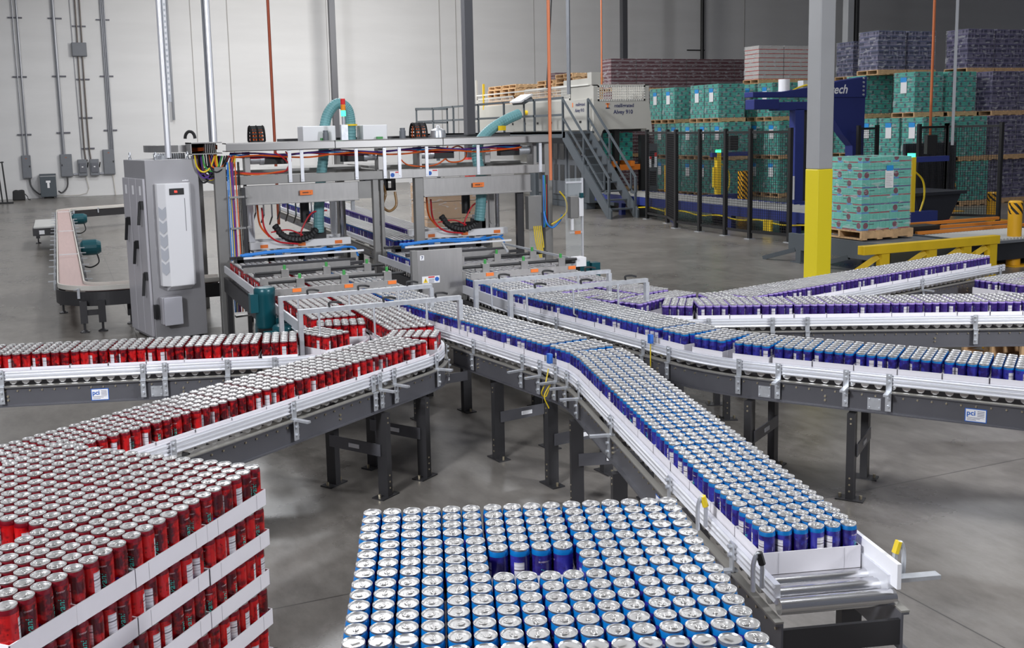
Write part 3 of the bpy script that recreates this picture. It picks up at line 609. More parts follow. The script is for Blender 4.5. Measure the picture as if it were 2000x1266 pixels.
# ---------------------------------------------------------------- roller conveyors
ZS = .735
GUIDE = [(.184, -0.0220), (.2, -0.0220), (.207, -0.0140), (.2, -0.0050), (.207, 0.0030), (.207, 0.0110), (.2, 0.0170), (.207, 0.0230), (.207, 0.0320), (.2, 0.0380), (.205, 0.0450), (.184, 0.0450)]
CHAN = [(.2, -0.0580), (.226, -0.0580), (.226, -0.0650), (.207, -0.0650), (.207, -0.1800), (.226, -0.1800), (.226, -0.1880), (.2, -0.1880)]
CAPP = [(.199, -0.0575), (.228, -0.0575), (.228, -0.0510), (.199, -0.0510)]
def prof(p, s, dz=ZS): return [(o * s, z + dz) for o, z in p]
def pt(P, d, off): x, y, tx, ty = P.tan(d); return x - ty * off, y + tx * off
def maker_plate(P, d, s, root, off=.2415):
    x, y, tx, ty = P.tan(d); n = np.array([-ty, tx]) * s; u = np.array([tx, ty]) * (-1 if s > 0 else 1)   # reading direction seen from outside
    c = np.array([x, y]) + n * (off - .034); U = (u[0], u[1], 0); Nn = (n[0], n[1], 0)
    m = MB(); z0 = ZS - .137
    def quad(u0, u1, v0, v1, lift, mt):
        m.add([(c[0] + u[0] * a + n[0] * lift, c[1] + u[1] * a + n[1] * lift, z0 + b) for a, b in ((u0, v0), (u1, v0), (u1, v1), (u0, v1))], [(0, 1, 2, 3)], mt)
    quad(-.056, .056, -.039, .039, .001, 1); quad(-.051, .051, -.034, .034, .0018, 0)
    put_text(m, 'pci', .04, (c[0] - u[0] * .024 + n[0] * .002, c[1] - u[1] * .024 + n[1] * .002, z0 + .012), U, (0, 0, 1), 1, True)
    for k in range(4): quad(.008, .044, .022 - k * .009, .025 - k * .009, .0022, 2)
    for k in range(3): quad(-.045, .042 - .02 * k, -.014 - k * .007, -.012 - k * .007, .0022, 2)
    o = m.build('maker_plate', [PAPER, SIGNB, INK], root); o['label'] = 'white maker plate lettered pci'
def conveyor(P, label, group, spec):
    mid = P.tan((spec['s0'] + P.len) / 2); t = thing('roller_conveyor', label, 'conveyor', (mid[0], mid[1], 0), group)
    e = spec.get('end', P.len)
    for s, (f0, g0) in ((1, spec['L']), (-1, spec['R'])):
        sl = P.slice(f0, e); m = MB().sweep(sl, prof(CHAN, s))
        MB().sweep(sl, prof(CAPP, s)).build('lit_flange', CAP, t)  # pale strip paints the light on the frame's top flange
        MB().sweep(P.slice(g0, e - spec.get('gend', 0)), prof(GUIDE, s)).build('guide_rail', ALU, t)
        d = f0 + .05
        while d < e:                              # bolt heads under the pale lit flange
            a = pt(P, d, .2 * s); b = pt(P, d, .2145 * s); m.tube([(a[0], a[1], ZS - .086), (b[0], b[1], ZS - .086)], .0055, 6, 1); d += .0762
        d = f0 + .35
        while d < e:
            for z in (-.12, -.145):
                a = pt(P, d, .2 * s); b = pt(P, d, .216 * s); m.tube([(a[0], a[1], ZS + z), (b[0], b[1], ZS + z)], .007, 6, 1)
            d += 1.1
        m.build('side_frame', [FRAME, M('zinc_bolt', (.62, .55, .40), .3, .9)], t)
    m = MB(); d = spec['s0'] + .04
    while d < e - .1:
        a, b = pt(P, d, .19), pt(P, d, -.19); m.tube([(a[0], a[1], ZS - .024), (b[0], b[1], ZS - .024)], .0235, 10); d += .0762
    m.build('roller_bed', CHROME, t, smooth=True)
    for x, y, side in spec.get('legs', ()):
        d = P.near(x, y); x, y, tx, ty = P.tan(d)
        for s in (-1, 1):
            a = pt(P, d, .215 * s); m = MB().cbox((a[0], a[1], (ZS - .2) / 2 + .004), (.045, .075, ZS - .2 - .008), math.atan2(ty, tx))
            m.cbox((a[0], a[1], .004), (.16, .09, .008), math.atan2(ty, tx))
            for q in (-.06, .06): m.cyl((a[0] + tx * q, a[1] + ty * q, .008), (a[0] + tx * q, a[1] + ty * q, .03), .009, 6, 1)
            for z in (.06, .10, .14, ZS - .23, ZS - .26):
                b = pt(P, d, (.215 + .04) * s); m.tube([(a[0], a[1], z), (b[0], b[1], z)], .006, 6, 1)
            m.build('leg', [DARK, MATS['zinc_bolt']], t)
        a, b = pt(P, d, .21), pt(P, d, -.21)
        MB().bar((a[0] + tx * .03, a[1] + ty * .03, .30), (b[0] + tx * .03, b[1] + ty * .03, .30), .008, .075).build('cross_brace', FRAME, t)
        MB().bar((a[0] * .6 + b[0] * .4 + tx * .0365, a[1] * .6 + b[1] * .4 + ty * .0365, .30), (a[0] * .4 + b[0] * .6 + tx * .0365, a[1] * .4 + b[1] * .6 + ty * .0365, .30), .006, .026).build('brace_sticker', PAPER, t)
    for d, s, clamp in spec.get('brackets', ()):
        x, y, tx, ty = P.tan(d); rz = math.atan2(ty, tx); m = MB()
        a = pt(P, d, .219 * s); m.cbox((a[0], a[1], ZS + .0), (.032, .006, .11), rz)
        b = pt(P, d, .225 * s); m.cbox((b[0], b[1], ZS - .055), (.036, .032, .008), rz)
        c = pt(P, d, .231 * s); m.cbox((c[0], c[1], ZS - .11), (.032, .006, .11), rz)
        for z in (.04, .01, -.09, -.135): 
            off = .222 if z > 0 else .234; p0, p1 = pt(P, d, off * s), pt(P, d, (off + .012) * s); m.tube([(p0[0], p0[1], ZS + z), (p1[0], p1[1], ZS + z)], .008, 6)
        m.build('guide_bracket', GALV, t)
        if clamp:
            p0, p1 = pt(P, d, .2 * s), pt(P, d, .33 * s); MB().bar((p0[0], p0[1], ZS - .05), (p1[0], p1[1], ZS - .05), .026, .012).build('slide_arm', GALV, t)
    for d, s in spec.get('splice', ()):
        x, y, tx, ty = P.tan(d); a = pt(P, d, .2095 * s); m = MB().cbox((a[0], a[1], ZS - .135), (.075, .005, .07), math.atan2(ty, tx))
        for q in (-.027, .027):
            for z in (-.16, -.11):
                b, c = pt(P, d + q, .2095 * s), pt(P, d + q, .218 * s); m.tube([(b[0], b[1], ZS + z), (c[0], c[1], ZS + z)], .006, 6)
        m.build('splice_plate', GALV, t)
    for d, s in spec.get('plates', ()): maker_plate(P, d, s, t)
    return t
def fill(P, colour, s0, s1, lane, endname, from_end=True):
    ds = []; d = s1 - .12
    while d > s0 + .12:
        ds.append(d); d -= .2415 / (1 - min(.8, abs(P.curv(d)) * .145)) + random.choice((0, 0, 0, .004))
    for k, d in enumerate(ds):
        x, y, tx, ty = P.tan(d); rz = math.atan2(ty, tx) + PI / 2
        q = ordw(k + 1)
        def lab(i, j, q=q): return ('%s can, %s across, %s back, in %s tray from %s' % (colour, ordw(i + 1), ordw(j + 1), q, endname), '%s cans on the %s' % (colour, lane), True)
        put_tray(x, y, ZS, rz, colour, 'white tray of %s cans, %s from %s' % (colour, q, endname), 'trays on the ' + lane, lab)
LX = dict(red1=1.828, red2=2.213, blue1=2.598, blue2=3.598, purA=3.983, purB=4.368); YT = 11.3
PR1 = Path([(LX['red1'], YT), (LX['red1'], 6.67), (-1.6, 7.65)], [.42])
PR2 = Path([(LX['red2'], YT), (LX['red2'], 6.448), (-1.05, 4.293)], [.5])
PB1 = Path([(LX['blue1'], YT), (LX['blue1'], 8.0), (3.0, 5.42), (2.205, 2.40)], [2.5, 1.1])
PB2 = Path([(LX['blue2'], YT), (LX['blue2'], 7.8), (3.92, 5.38), (5.85, 2.76)], [2.5, 1.3])
PPA = Path([(LX['purA'], YT), (LX['purA'], 7.35), (4.3, 6.68), (8.2, 4.807)], [.7, .55])
PPB = Path([(LX['purB'], YT), (LX['purB'], 7.8), (4.62, 6.64), (8.70, 7.563)], [1.0, .36])
S7 = YT - 7.35
def evenly(P, a, b, n, s, clamp=False): return [(a + (b - a) * i / (n - 1), s, clamp) for i in range(n)]
e1 = PR1.len
conveyor(PR1, 'rear red-can conveyor bending to the left edge in front of the cabinet', 'roller conveyors', dict(s0=0, L=(S7 + .05, S7 - .1), R=(S7 - .25, S7 - .6),
    legs=[(.62, 7.0, 1), (-.9, 7.4, 1)], brackets=[(PR1.near(*q), 1, False) for q in ((1.75, 6.95), (1.28, 6.83), (1.0, 6.9), (.62, 7.02), (.47, 7.06), (-.38, 7.3), (-.9, 7.45))], splice=[(PR1.near(.55, 7.04), 1)], plates=[(PR1.near(.2, 7.13), 1)]))
fill(PR1, 'red', 0, e1, 'rear red-can conveyor', 'rear red line\'s left end')
conveyor(PR2, 'front red-can conveyor running to the near red pallet', 'roller conveyors', dict(s0=0, L=(S7 + .5, S7 - .1), R=(S7 + .15, S7 - .1),
    legs=[(1.62, 6.06, 1), (1.95, 6.28, 1), (.1, 5.05, 1)], brackets=[(PR2.near(*q), 1, c) for q, c in (((2.24, 6.5), False), ((2.08, 6.35), True), ((1.72, 6.12), True), ((1.6, 6.04), True), ((1.55, 6.0), False), ((.98, 5.63), True), ((.3, 5.18), True))], plates=[]))
fill(PR2, 'red', 0, PR2.len - .1, 'front red-can conveyor', 'front red line\'s pallet end')
tb1 = conveyor(PB1, 'near blue-can conveyor coming to the front with two bare end rollers', 'roller conveyors', dict(s0=0, L=(S7 - .3, S7 - .6), R=(S7 + .5, S7 - .1), gend=.06, end=PB1.len + 0,
    legs=[(2.62, 7.4, 1), (2.86, 6.25, 1), (2.96, 5.62, 1), (2.85, 5.15, 1), (2.62, 4.25, 1), (2.30, 2.75, 1)],
    brackets=[(PB1.near(*q), -1, c) for q, c in (((2.7, 7.3), False), ((2.83, 6.55), False), ((2.93, 5.95), True), ((2.94, 5.75), True), ((2.95, 5.55), True), ((2.96, 5.35), True), ((2.9, 5.05), True), ((2.72, 4.35), True), ((2.48, 3.45), True), ((2.3, 2.78), True))]
             + [(PB1.near(*q), 1, False) for q in ((2.95, 5.0), (2.75, 4.2), (2.52, 3.4))], plates=[(PB1.near(2.70, 7.25), -1), (PB1.near(2.5, 3.62), -1)]))
fill(PB1, 'blue', 0, PB1.len - .225, 'near blue-can conveyor', 'near blue line\'s free end')
# its open end: bare rollers, end plate, turned-up guide loops, white side guide
x, y, tx, ty = PB1.tan(PB1.len - .01)
for d in (.045, .125, .205):
    a, b = pt(PB1, PB1.len - d, .197), pt(PB1, PB1.len - d, -.197); o = MB().tube([(a[0], a[1], ZS - .022), (b[0], b[1], ZS - .022)], .027, 20).build('end_roller', CHROME, tb1, smooth=True)
a, b = pt(PB1, PB1.len - .012, .2), pt(PB1, PB1.len - .012, -.2); MB().bar((a[0], a[1], ZS - .125), (b[0], b[1], ZS - .125), .014, .085).build('end_plate', DARK, tb1)
for s, nm in ((-1, 'left'), (1, 'right')):
    for dd in ((.10, .62) if s < 0 else (.10,)):
        a = np.array(pt(PB1, PB1.len - dd, .23 * s)); a2 = np.array(pt(PB1, PB1.len - dd, .26 * s))
        MB().tube(smooth_pts([(*a, ZS + .02), (*a, ZS + .10), (*(a * .5 + a2 * .5), ZS + .135), (*a2, ZS + .10), (*a2, ZS + .01)]), .008, 8).build('guide_loop', GALV, tb1)
        MB().tube([(*a, ZS + .10), (*(a * .6 + a2 * .4), ZS + .14)], .012, 8).build('loop_grip', YELC if dd > .5 or s > 0 else BLACK, tb1)
a, b = pt(PB1, PB1.len - .02, .2), pt(PB1, PB1.len - .55, .2); MB().bar((*a, ZS + .055), (*b, ZS + .055), .014, .085).build('side_guide', WHITE, tb1)
a, b = pt(PB1, PB1.len - .06, .21), pt(PB1, PB1.len - .06, .36); MB().bar((*a, ZS + .03), (*b, ZS + .03), .035, .014).build('slide_arm', GALV, tb1)
m = MB(); q = pt(PB1, PB1.near(2.96, 5.58), -.25); m.tube(smooth_pts([(q[0], q[1], ZS + .03), (q[0] - .03, q[1] - .02, ZS - .05), (q[0] - .05, q[1], ZS - .12), (q[0] - .01, q[1] + .02, ZS - .15), (q[0], q[1] - .02, ZS - .07), (q[0] - .05, q[1] - .04, ZS - .13), (q[0] - .02, q[1] - .04, ZS - .21)]), .004, 6)
m.build('sensor_cable', YELC, tb1); q = pt(PB1, PB1.near(2.96, 5.6), -.23); MB().cbox((q[0], q[1], ZS + .09), (.025, .035, .06)).build('sensor', SIGNB, tb1)
tb2 = conveyor(PB2, 'far blue-can conveyor sweeping out to the right edge', 'roller conveyors', dict(s0=0, L=(S7 + .5, S7 - .1), R=(S7 - 1.0, S7 - 1.2),
    legs=[(3.66, 7.3, 1), (3.84, 6.1, 1), (4.08, 5.2, 1), (4.42, 4.72, 1), (5.3, 3.5, 1)],
    brackets=[(PB2.near(*q), -1, c) for q, c in (((3.62, 7.7), False), ((3.70, 7.0), False), ((3.86, 5.95), False), ((3.9, 5.7), False), ((4.05, 5.25), False), ((4.16, 5.08), True), ((4.4, 4.75), True), ((4.55, 4.55), True), ((5.05, 3.87), True))],
    splice=[(PB2.near(4.12, 5.14), -1), (PB2.near(4.5, 4.62), -1)], plates=[(PB2.near(4.82, 4.18), -1), (PB2.near(3.61, 7.72), -1)]))
fill(PB2, 'blue', 0, PB2.len, 'far blue-can conveyor', 'far blue line\'s right end')
q = pt(PB2, PB2.near(3.88, 5.85), -.235); MB().cbox((q[0], q[1], ZS + .08), (.025, .035, .06)).build('sensor', SIGNB, tb2)
MB().tube(smooth_pts([(q[0], q[1], ZS + .05), (q[0], q[1], ZS - .1), (q[0] + .02, q[1] + .02, ZS - .2), (q[0] + .09, q[1] + .02, ZS - .25), (q[0] + .15, q[1] + .1, ZS - .19)]), .004, 6).build('sensor_cable', YELC, tb2)
conveyor(PPA, 'front purple-can conveyor running straight to the right edge', 'roller conveyors', dict(s0=0, L=(S7 + .4, S7 - .1), R=(S7 + .15, S7 - .1),
    legs=[(4.7, 6.5, 1), (6.9, 5.43, 1)], brackets=[(PPA.near(*q), -1, c) for q, c in (((4.2, 6.85), False), ((4.55, 6.55), False), ((5.0, 6.34), False), ((5.22, 6.24), False), ((6.35, 5.7), False))], splice=[(PPA.near(5.12, 6.29), -1)]))
fill(PPA, 'purple', 0, PPA.len, 'front purple-can conveyor', 'front purple line\'s right end')
conveyor(PPB, 'rear purple-can conveyor, bright grey side, ending before the orange bollard', 'roller conveyors', dict(s0=0, L=(S7 - .5, S7 - .7), R=(S7 + .4, S7 - .1),
    legs=[(5.3, 6.8, 1), (8.5, 7.52, 1), (7.2, 7.22, 1)], brackets=[(PPB.near(*q), -1, c) for q, c in (((4.9, 6.72), False), ((5.5, 6.84), False), ((5.85, 6.92), True), ((7.25, 7.23), True), ((8.6, 7.54), True))], plates=[(PPB.near(6.2, 6.99), -1)]))
fill(PPB, 'purple', 0, PPB.len - .22, 'rear purple-can conveyor', 'rear purple line\'s free end')
# purple pallet half hidden at the right edge
for k, (x, y, rz) in enumerate(((8.42, 6.93, .12), (8.78, 6.97, .12), (8.46, 6.69, .12), (8.82, 6.73, .12), (8.06, 6.88, .12), (8.1, 6.64, .12))):
    for L in range(3):
        def lab(i, j, k=k, L=L): return ('purple can %s across, %s back, %s tray, %s layer down, right-edge pallet' % (ordw(i + 1), ordw(j + 1), ordw(k + 1), ordw(L + 1)), 'purple cans on the pallet at the right edge', True) if L < 1 or j in (0, 3) else None
        put_tray(x, y, .60 - L * .1535, rz, 'purple', 'white tray, %s of layer %s down, purple pallet at right edge' % (ordw(k + 1), ordw(L + 1)), 'trays of the purple pallet', lab)
o = wood_pallet(BIGP, 8.44, 6.82, 0, .12, 'wooden pallet under the purple cans at the right edge'); o.scale = (1.15, .5, (.60 - 2 * .1535) / .1105)
# ---------------------------------------------------------------- the case packing machine
Y0 = 11.7
K = thing('packing_machine', 'long stainless case packing machine with two orange tagged hoods over the can lanes', 'machine', (3.7, Y0, 0))
def part(name, mat, fn, parent=None, **k): m = MB(); fn(m); return m.build(name, mat, parent or K, **k)
for x0, x1, y0, y1, z1 in ((1.605, 1.735, 11.65, 11.78, 1.9), (3.43, 3.50, 11.66, 11.74, 1.72), (3.535, 3.575, 11.70, 11.78, 1.72), (3.955, 4.065, 11.66, 11.76, 1.72), (5.69, 5.795, 11.65, 11.76, 2.05),
                          (1.6, 1.72, 13.6, 13.72, 2.0), (3.5, 3.6, 13.6, 13.7, 2.0), (5.68, 5.78, 13.6, 13.7, 2.0)):
    part('frame_post', POST, lambda m: m.box(x0, x1, y0, y1, 0.0, z1), bevel=.006)
for x0, x1, y in ((1.885, 1.925, 11.6), (5.33, 5.42, 11.72), (2.03, 2.06, 12.3)): part('frame_post', DARK, lambda m: m.box(x0, x1, y, y + .06, 0, 1.66))
part('header_beam', POST, lambda m: m.box(1.80, 3.77, 11.64, 11.76, 1.69, 1.79), bevel=.005)
part('header_beam', STAIN, lambda m: m.box(3.77, 5.69, 11.63, 11.76, 1.69, 1.795), bevel=.005)
part('header_beam', POST, lambda m: m.box(1.62, 5.78, 13.6, 13.7, 1.72, 1.82))
for x in (1.62, 3.5, 5.7): part('side_beam', POST, lambda m: m.box(x, x + .09, 11.7, 13.7, 1.70, 1.80))
part('hood_panel', STAIN, lambda m: (m.box(1.93, 3.26, 11.69, 11.71, 1.455, 1.675), m.box(1.93, 3.26, 11.66, 11.69, 1.455, 1.475)), bevel=.004)
part('hood_panel', POST, lambda m: m.box(3.26, 3.42, 11.70, 11.72, 1.47, 1.675))
part('hood_panel', STAIN, lambda m: (m.box(4.07, 5.51, 11.69, 11.71, 1.45, 1.675), m.box(4.07, 5.51, 11.66, 11.69, 1.45, 1.47)), bevel=.004)
for x in (2.63, 4.78):
    part('orange_tag', [ORANGE, BROWNINK], lambda m: (m.box(x - .075, x + .075, 11.655, 11.66, 1.545, 1.6), [m.box(x - .045 + .012 * i, x - .036 + .012 * i, 11.653, 11.655, 1.565, 1.581, 1) for i in range(6)], m.box(x + .04, x + .045, 11.653, 11.655, 1.565, 1.581, 1)))
# cable duct on top: front run, open left end, curved side run
part('cable_duct', M('duct_steel', (.25, .245, .24), .36, .7), lambda m: (m.prism([(11.60, 2.065), (11.58, 2.075), (11.585, 2.15), (11.605, 2.162), (11.88, 2.162), (11.88, 2.15), (11.60, 2.148), (11.61, 2.075), (11.88, 2.075), (11.88, 2.065)], 'x', 1.74, 5.74)))
for x in (2.97, 4.3): part('duct_joint', DARK, lambda m: m.box(x, x + .008, 11.578, 11.6, 2.066, 2.163))
part('open_duct_end', STAIN, lambda m: (m.box(1.36, 1.70, 11.62, 12.1, 2.165, 2.178), m.box(1.36, 1.70, 11.62, 12.1, 2.045, 2.055), m.box(1.36, 1.372, 11.62, 12.1, 2.045, 2.178), m.box(1.36, 1.7, 12.09, 12.1, 2.045, 2.178)))
part('duct_lining', BLACK, lambda m: (m.box(1.373, 1.70, 12.07, 12.085, 2.057, 2.16), m.box(1.373, 1.7, 11.64, 12.08, 2.056, 2.06)))
part('duct_cables', [ORCABLE, BLACK], lambda m: [m.tube(smooth_pts([(1.38, 11.9, 2.075 + .01 * i), (1.5, 11.8, 2.09 + .006 * i), (1.68, 11.85, 2.10 + .008 * i)]), .007, 5, i % 2) for i in range(6)])
part('duct_fins', STAIN, lambda m: [m.box(1.52 + .02 * i, 1.526 + .02 * i, 11.63, 12.0, 2.06, 2.16) for i in range(6)])
def ringslab(m):
    prev = None; o, i_ = [], []
    for k in range(9):
        a = PI / 2 * k / 8; o.append((1.36 - .40 * math.sin(a), 12.1 + .75 * (1 - math.cos(a)) + .0)); i_.append((1.36 - .20 * math.sin(a), 12.1 + .9 * (1 - math.cos(a)) + .28))
    m.prism(o + i_[::-1], 'z', 2.07, 2.15)
part('curved_duct', STAIN, ringslab)
part('wire_basket', GALV, lambda m: [m.box(1.02 + .025 * i, 1.028 + .025 * i, 12.05 + .01 * abs(i - 6), 12.3, 2.0, 2.06) for i in range(14)] + [m.box(1.0, 1.38, 12.04, 12.3, 1.99, 2.0)])
for px in (550, 572, 673, 727, 756, 810, 915, 1048):
    x = 1.727 + (px - 437) * .006367
    part('hanger_strap', ALU, lambda m: (m.box(x - .019, x + .019, 11.615, 11.63, 1.70, 2.065), m.cyl((x, 11.615, 1.73), (x, 11.606, 1.73), .009, 6), m.cyl((x, 11.615, 2.04), (x, 11.606, 2.04), .009, 6)))
def servo(x, y, z, flip):
    s = -1 if flip else 1
    def f(m):
        m.box(min(x, x + s * .26), max(x, x + s * .26), y - .06, y + .06, z - .06, z + .06)
        for i in range(5): m.box(min(x, x + s * .26), max(x, x + s * .26), y - .066, y + .066, z - .05 + i * .022, z - .044 + i * .022)
    o = part('servo_motor', BLACK, f); part('gearbox', GALV, lambda m: (m.cyl((x, y, z), (x - s * .05, y, z), .065, 16), m.cyl((x - s * .05, y, z), (x - s * .16, y, z), .055, 16)), smooth=True)
    part('gearbox_mount', STAIN, lambda m: m.box(x - s * .2 - .03, x - s * .2 + .03, y - .08, y + .08, z - .19, z + .09))
servo(2.2, 11.88, 1.965, False); servo(3.38, 11.88, 1.965, True); servo(4.27, 11.88, 1.965, False); servo(5.42, 11.88, 1.975, True)
for x, l in ((2.17, 'l'), (4.17, 'r')):          # chain-like cable carriers standing up in loops on top
    def f(m, x=x):
        for i in range(13):
            a = PI * i / 12; m.cbox((x, 12.1 + .10 * math.cos(a), 2.17 + .17 * math.sin(a)), (.16, .02, .022), 0)
            for sx in (-.075, 0, .075): m.tube(arc((x + sx, 12.1, 2.17), 1, 0, PI, 12, lambda c, r, a: (c[0], c[1] + .105 * math.cos(a), c[2] + .175 * math.sin(a))), .014, 5)
    part('cable_carrier', BLACK, f)
    part('carrier_cables', ORCABLE, lambda m: [m.tube(arc((x, 12.1, 2.17), 1, 0, PI, 10, lambda c, r, a, q=q: (c[0] - .05 + .033 * q, c[1] + .095 * math.cos(a), c[2] + .158 * math.sin(a))), .010, 5) for q in range(4)])
part('lifting_hook', BLACK, lambda m: m.tube(arc((1.43, 12.2, 2.19), .055, 0, PI, 12, lambda c, r, a: (c[0] + r * math.cos(a), c[1], c[2] + .03 + 1.5 * r * math.sin(a))), .018, 8))
for x, r, h, mt in ((2.99 - .02, .035, .13, PANG), (3.93, .038, .14, PANG)): part('filter_can', mt, lambda m: m.lathe([(r, 2.15), (r, 2.15 + h * .75), (r * .85, 2.15 + h * .78), (r * .85, 2.15 + h)], 16, (x, 12.0, 0)), smooth=True)
part('silver_motor', GALV, lambda m: (m.lathe([(.10, 2.16), (.10, 2.2), (.09, 2.25), (.05, 2.275), (.015, 2.28)], 20, (4.43, 12.1, 0)), m.tube(arc((4.43, 12.1, 2.29), .02, 0, 2 * PI, 10, lambda c, r, a: (c[0] + r * math.cos(a), c[1], c[2] + r * math.sin(a))), .006, 5)), smooth=True)
for x0, x1 in ((2.72, 3.12), (3.46, 3.77)):
    part('white_box', WHITE, lambda m: m.box(x0, x1, 12.1, 12.4, 2.15, 2.335), bevel=.01); part('green_button', GRNC, lambda m: m.box((x0 + x1) / 2, (x0 + x1) / 2 + .07, 12.02, 12.08, 2.162, 2.19))
part('bus_bar', DARK, lambda m: m.box(2.5, 5.6, 12.5, 12.56, 2.13, 2.19))
# light tower
LT = part('stack_light', GALV, lambda m: (m.cyl((3.13, 11.75, 2.16), (3.13, 11.75, 2.44), .022, 12), m.box(3.09, 3.17, 11.72, 11.78, 2.16, 2.34)))
for z, mt in ((2.44, LEDG), (2.508, LEDA), (2.576, LEDR)): part('lens', mt, lambda m: m.lathe([(.028, z), (.028, z + .06), (.024, z + .066)], 16, (3.13, 11.75, 0)), LT)
# corrugated teal vacuum hoses
h1 = smooth_pts([(2.86, 12.1, 1.06), (2.87, 12.1, 1.3), (2.93, 12.2, 1.65), (2.99, 12.25, 1.95), (3.02, 12.28, 2.25), (3.08, 12.3, 2.47), (3.2, 12.3, 2.6), (3.32, 12.3, 2.55), (3.36, 12.3, 2.4), (3.36, 12.3, 2.15)], 14)
part('vacuum_hose', HOSE, lambda m: m.tube(h1, .062, 12, wave=.06))
h2 = smooth_pts([(4.9, 11.95, 1.1), (4.93, 11.95, 1.35), (4.96, 12.0, 1.65), (4.93, 12.05, 1.9), (4.98, 12.1, 2.08), (5.15, 12.15, 2.23), (5.38, 12.2, 2.35), (5.62, 12.25, 2.44)], 14)
part('vacuum_hose', HOSE, lambda m: m.tube(h2, .066, 12, wave=.06))
for x in (3.36, ): part('hose_clamp', SIGNY, lambda m: m.lathe([(.085, 2.33), (.085, 2.35)], 16, (x, 12.3, 0)))
part('hose_clamp', SIGNY, lambda m: m.cbox((5.3, 12.08, 2.26), (.1, .05, .06), .5))
# pick heads hanging inside each hood
for bx, nm, n in ((2.02, 'left', 0), (4.12, 'right', 1)):
    H = part('pick_head', [WHITE, GALV], lambda m: (m.box(bx, bx + 1.22, 12.05, 12.12, .90, .985), m.box(bx, bx + 1.22, 12.45, 12.52, .90, .985), m.box(bx + .1, bx + .16, 12.1, 12.5, .92, .97, 1), m.box(bx + 1.06, bx + 1.12, 12.1, 12.5, .92, .97, 1)), bevel=.004)
    for i in range(3): part('orange_tag', ORANGE, lambda m: m.box(bx + .12 + .45 * i, bx + .21 + .45 * i, 12.046, 12.05, .915, .955), H)
    for i in range(5): part('suction_gripper', [GALV, BLACK, BLUEC], lambda m: (m.box(bx + .05 + i * .24, bx + .20 + i * .24, 12.1, 12.4, .855, .885), m.cyl((bx + .12 + i * .24, 12.15, .885), (bx + .12 + i * .24, 12.15, .93), .03, 8, 1), m.cyl((bx + .09 + i * .24, 12.08, .845), (bx + .2 + i * .24, 12.08, .88), .012, 6, 2)), H)
    part('blower_block', BLACK, lambda m: (m.box(bx + .78, bx + .93, 12.1, 12.26, .985, 1.11), m.cyl((bx + .70, 12.2, 1.18), (bx + .70, 12.2, 1.42), .055, 10), m.cyl((bx + .5, 12.18, 1.03), (bx + .78, 12.18, 1.03), .045, 10)), H)
    part('hose_collar', GALV, lambda m: m.cyl((bx + .85, 12.18, 1.11), (bx + .85, 12.18, 1.16), .07, 16), H)
    part('cable_chain', BLACK, lambda m: m.tube(smooth_pts([(bx + .3, 12.05, 1.18), (bx + .38, 12.0, 1.06), (bx + .52, 11.98, 1.0), (bx + .68, 12.0, 1.02), (bx + .8, 12.05, 1.1)], 8), .035, 6, wave=.25), H)
    part('red_hose', REDC, lambda m: (m.tube(smooth_pts([(bx + .15, 12.0, 1.4), (bx + .17, 11.98, 1.15), (bx + .3, 11.95, 1.0), (bx + .55, 11.95, .95)]), .011, 6), m.tube(smooth_pts([(bx + .95, 12.1, 1.32), (bx + .75, 12.05, 1.3), (bx + .62, 12.02, 1.12), (bx + .6, 12.02, 1.02)]), .010, 6), m.tube(smooth_pts([(bx + .25, 12.03, 1.1), (bx + .45, 12.0, 1.12), (bx + .62, 12.0, 1.05)]), .009, 6)), H)
    part('orange_hose', ORCABLE, lambda m: m.tube(smooth_pts([(bx + .1, 12.02, 1.45), (bx + .12, 12.0, 1.2), (bx + .22, 11.97, 1.05)]), .012, 6), H)
    for i in range(9 if n == 0 else 0): part('hanging_clip', CHROME, lambda m: (m.bar((bx + .2 + i * .1, 12.7, 1.45), (bx + .2 + i * .1, 12.7, 1.28 - .03 * (i % 3)), .018, .01), m.bar((bx + .2 + i * .1, 12.7, 1.29 - .03 * (i % 3)), (bx + .15 + i * .1, 12.62, 1.2 - .03 * (i % 3)), .018, .01)), H)
    part('guide_rod', CHROME, lambda m: m.tube([(bx + 1.18, 12.3, .95), (bx + 1.18, 12.3, 1.5)], .03, 12), H)
    part('slide_rail', ALU, lambda m: m.box(bx + .02, bx + .09, 12.2, 12.26, .98, 1.45), H); part('slide_rail', ALU, lambda m: m.box(bx + 1.1, bx + 1.16, 12.5, 12.56, .98, 1.45), H)
part('upper_deck', POST, lambda m: (m.box(1.7, 3.5, 12.4, 13.4, 1.80, 1.83), m.box(3.6, 5.7, 12.4, 13.4, 1.80, 1.83)))
part('slotted_beam', DARK, lambda m: (m.box(3.53, 3.95, 12.5, 12.6, 1.62, 1.66), m.box(3.53, 3.95, 12.5, 12.6, 1.5, 1.53), *[m.box(3.55 + i * .1, 3.58 + i * .1, 12.5, 12.6, 1.5, 1.66) for i in range(5)]))
part('loop_hose', GLASSY, lambda m: m.tube(smooth_pts([(3.62, 11.9, 1.62), (3.64, 11.85, 1.5), (3.60, 11.85, 1.36), (3.68, 11.85, 1.29), (3.77, 11.85, 1.36), (3.77, 11.88, 1.52)]), .016, 8))
part('linear_axis', STAIN, lambda m: (m.box(5.0, 5.09, 12.1, 12.2, .9, 1.5), m.box(5.13, 5.2, 12.15, 12.22, .9, 1.5), m.cyl((5.165, 12.15, 1.06), (5.165, 12.14, 1.06), .03, 12)))
part('linear_axis', STAIN, lambda m: (m.box(5.02, 5.09, 12.0, 12.06, 1.83, 2.0), m.cyl((5.055, 12.0, 1.96), (5.055, 11.99, 1.96), .03, 12)))
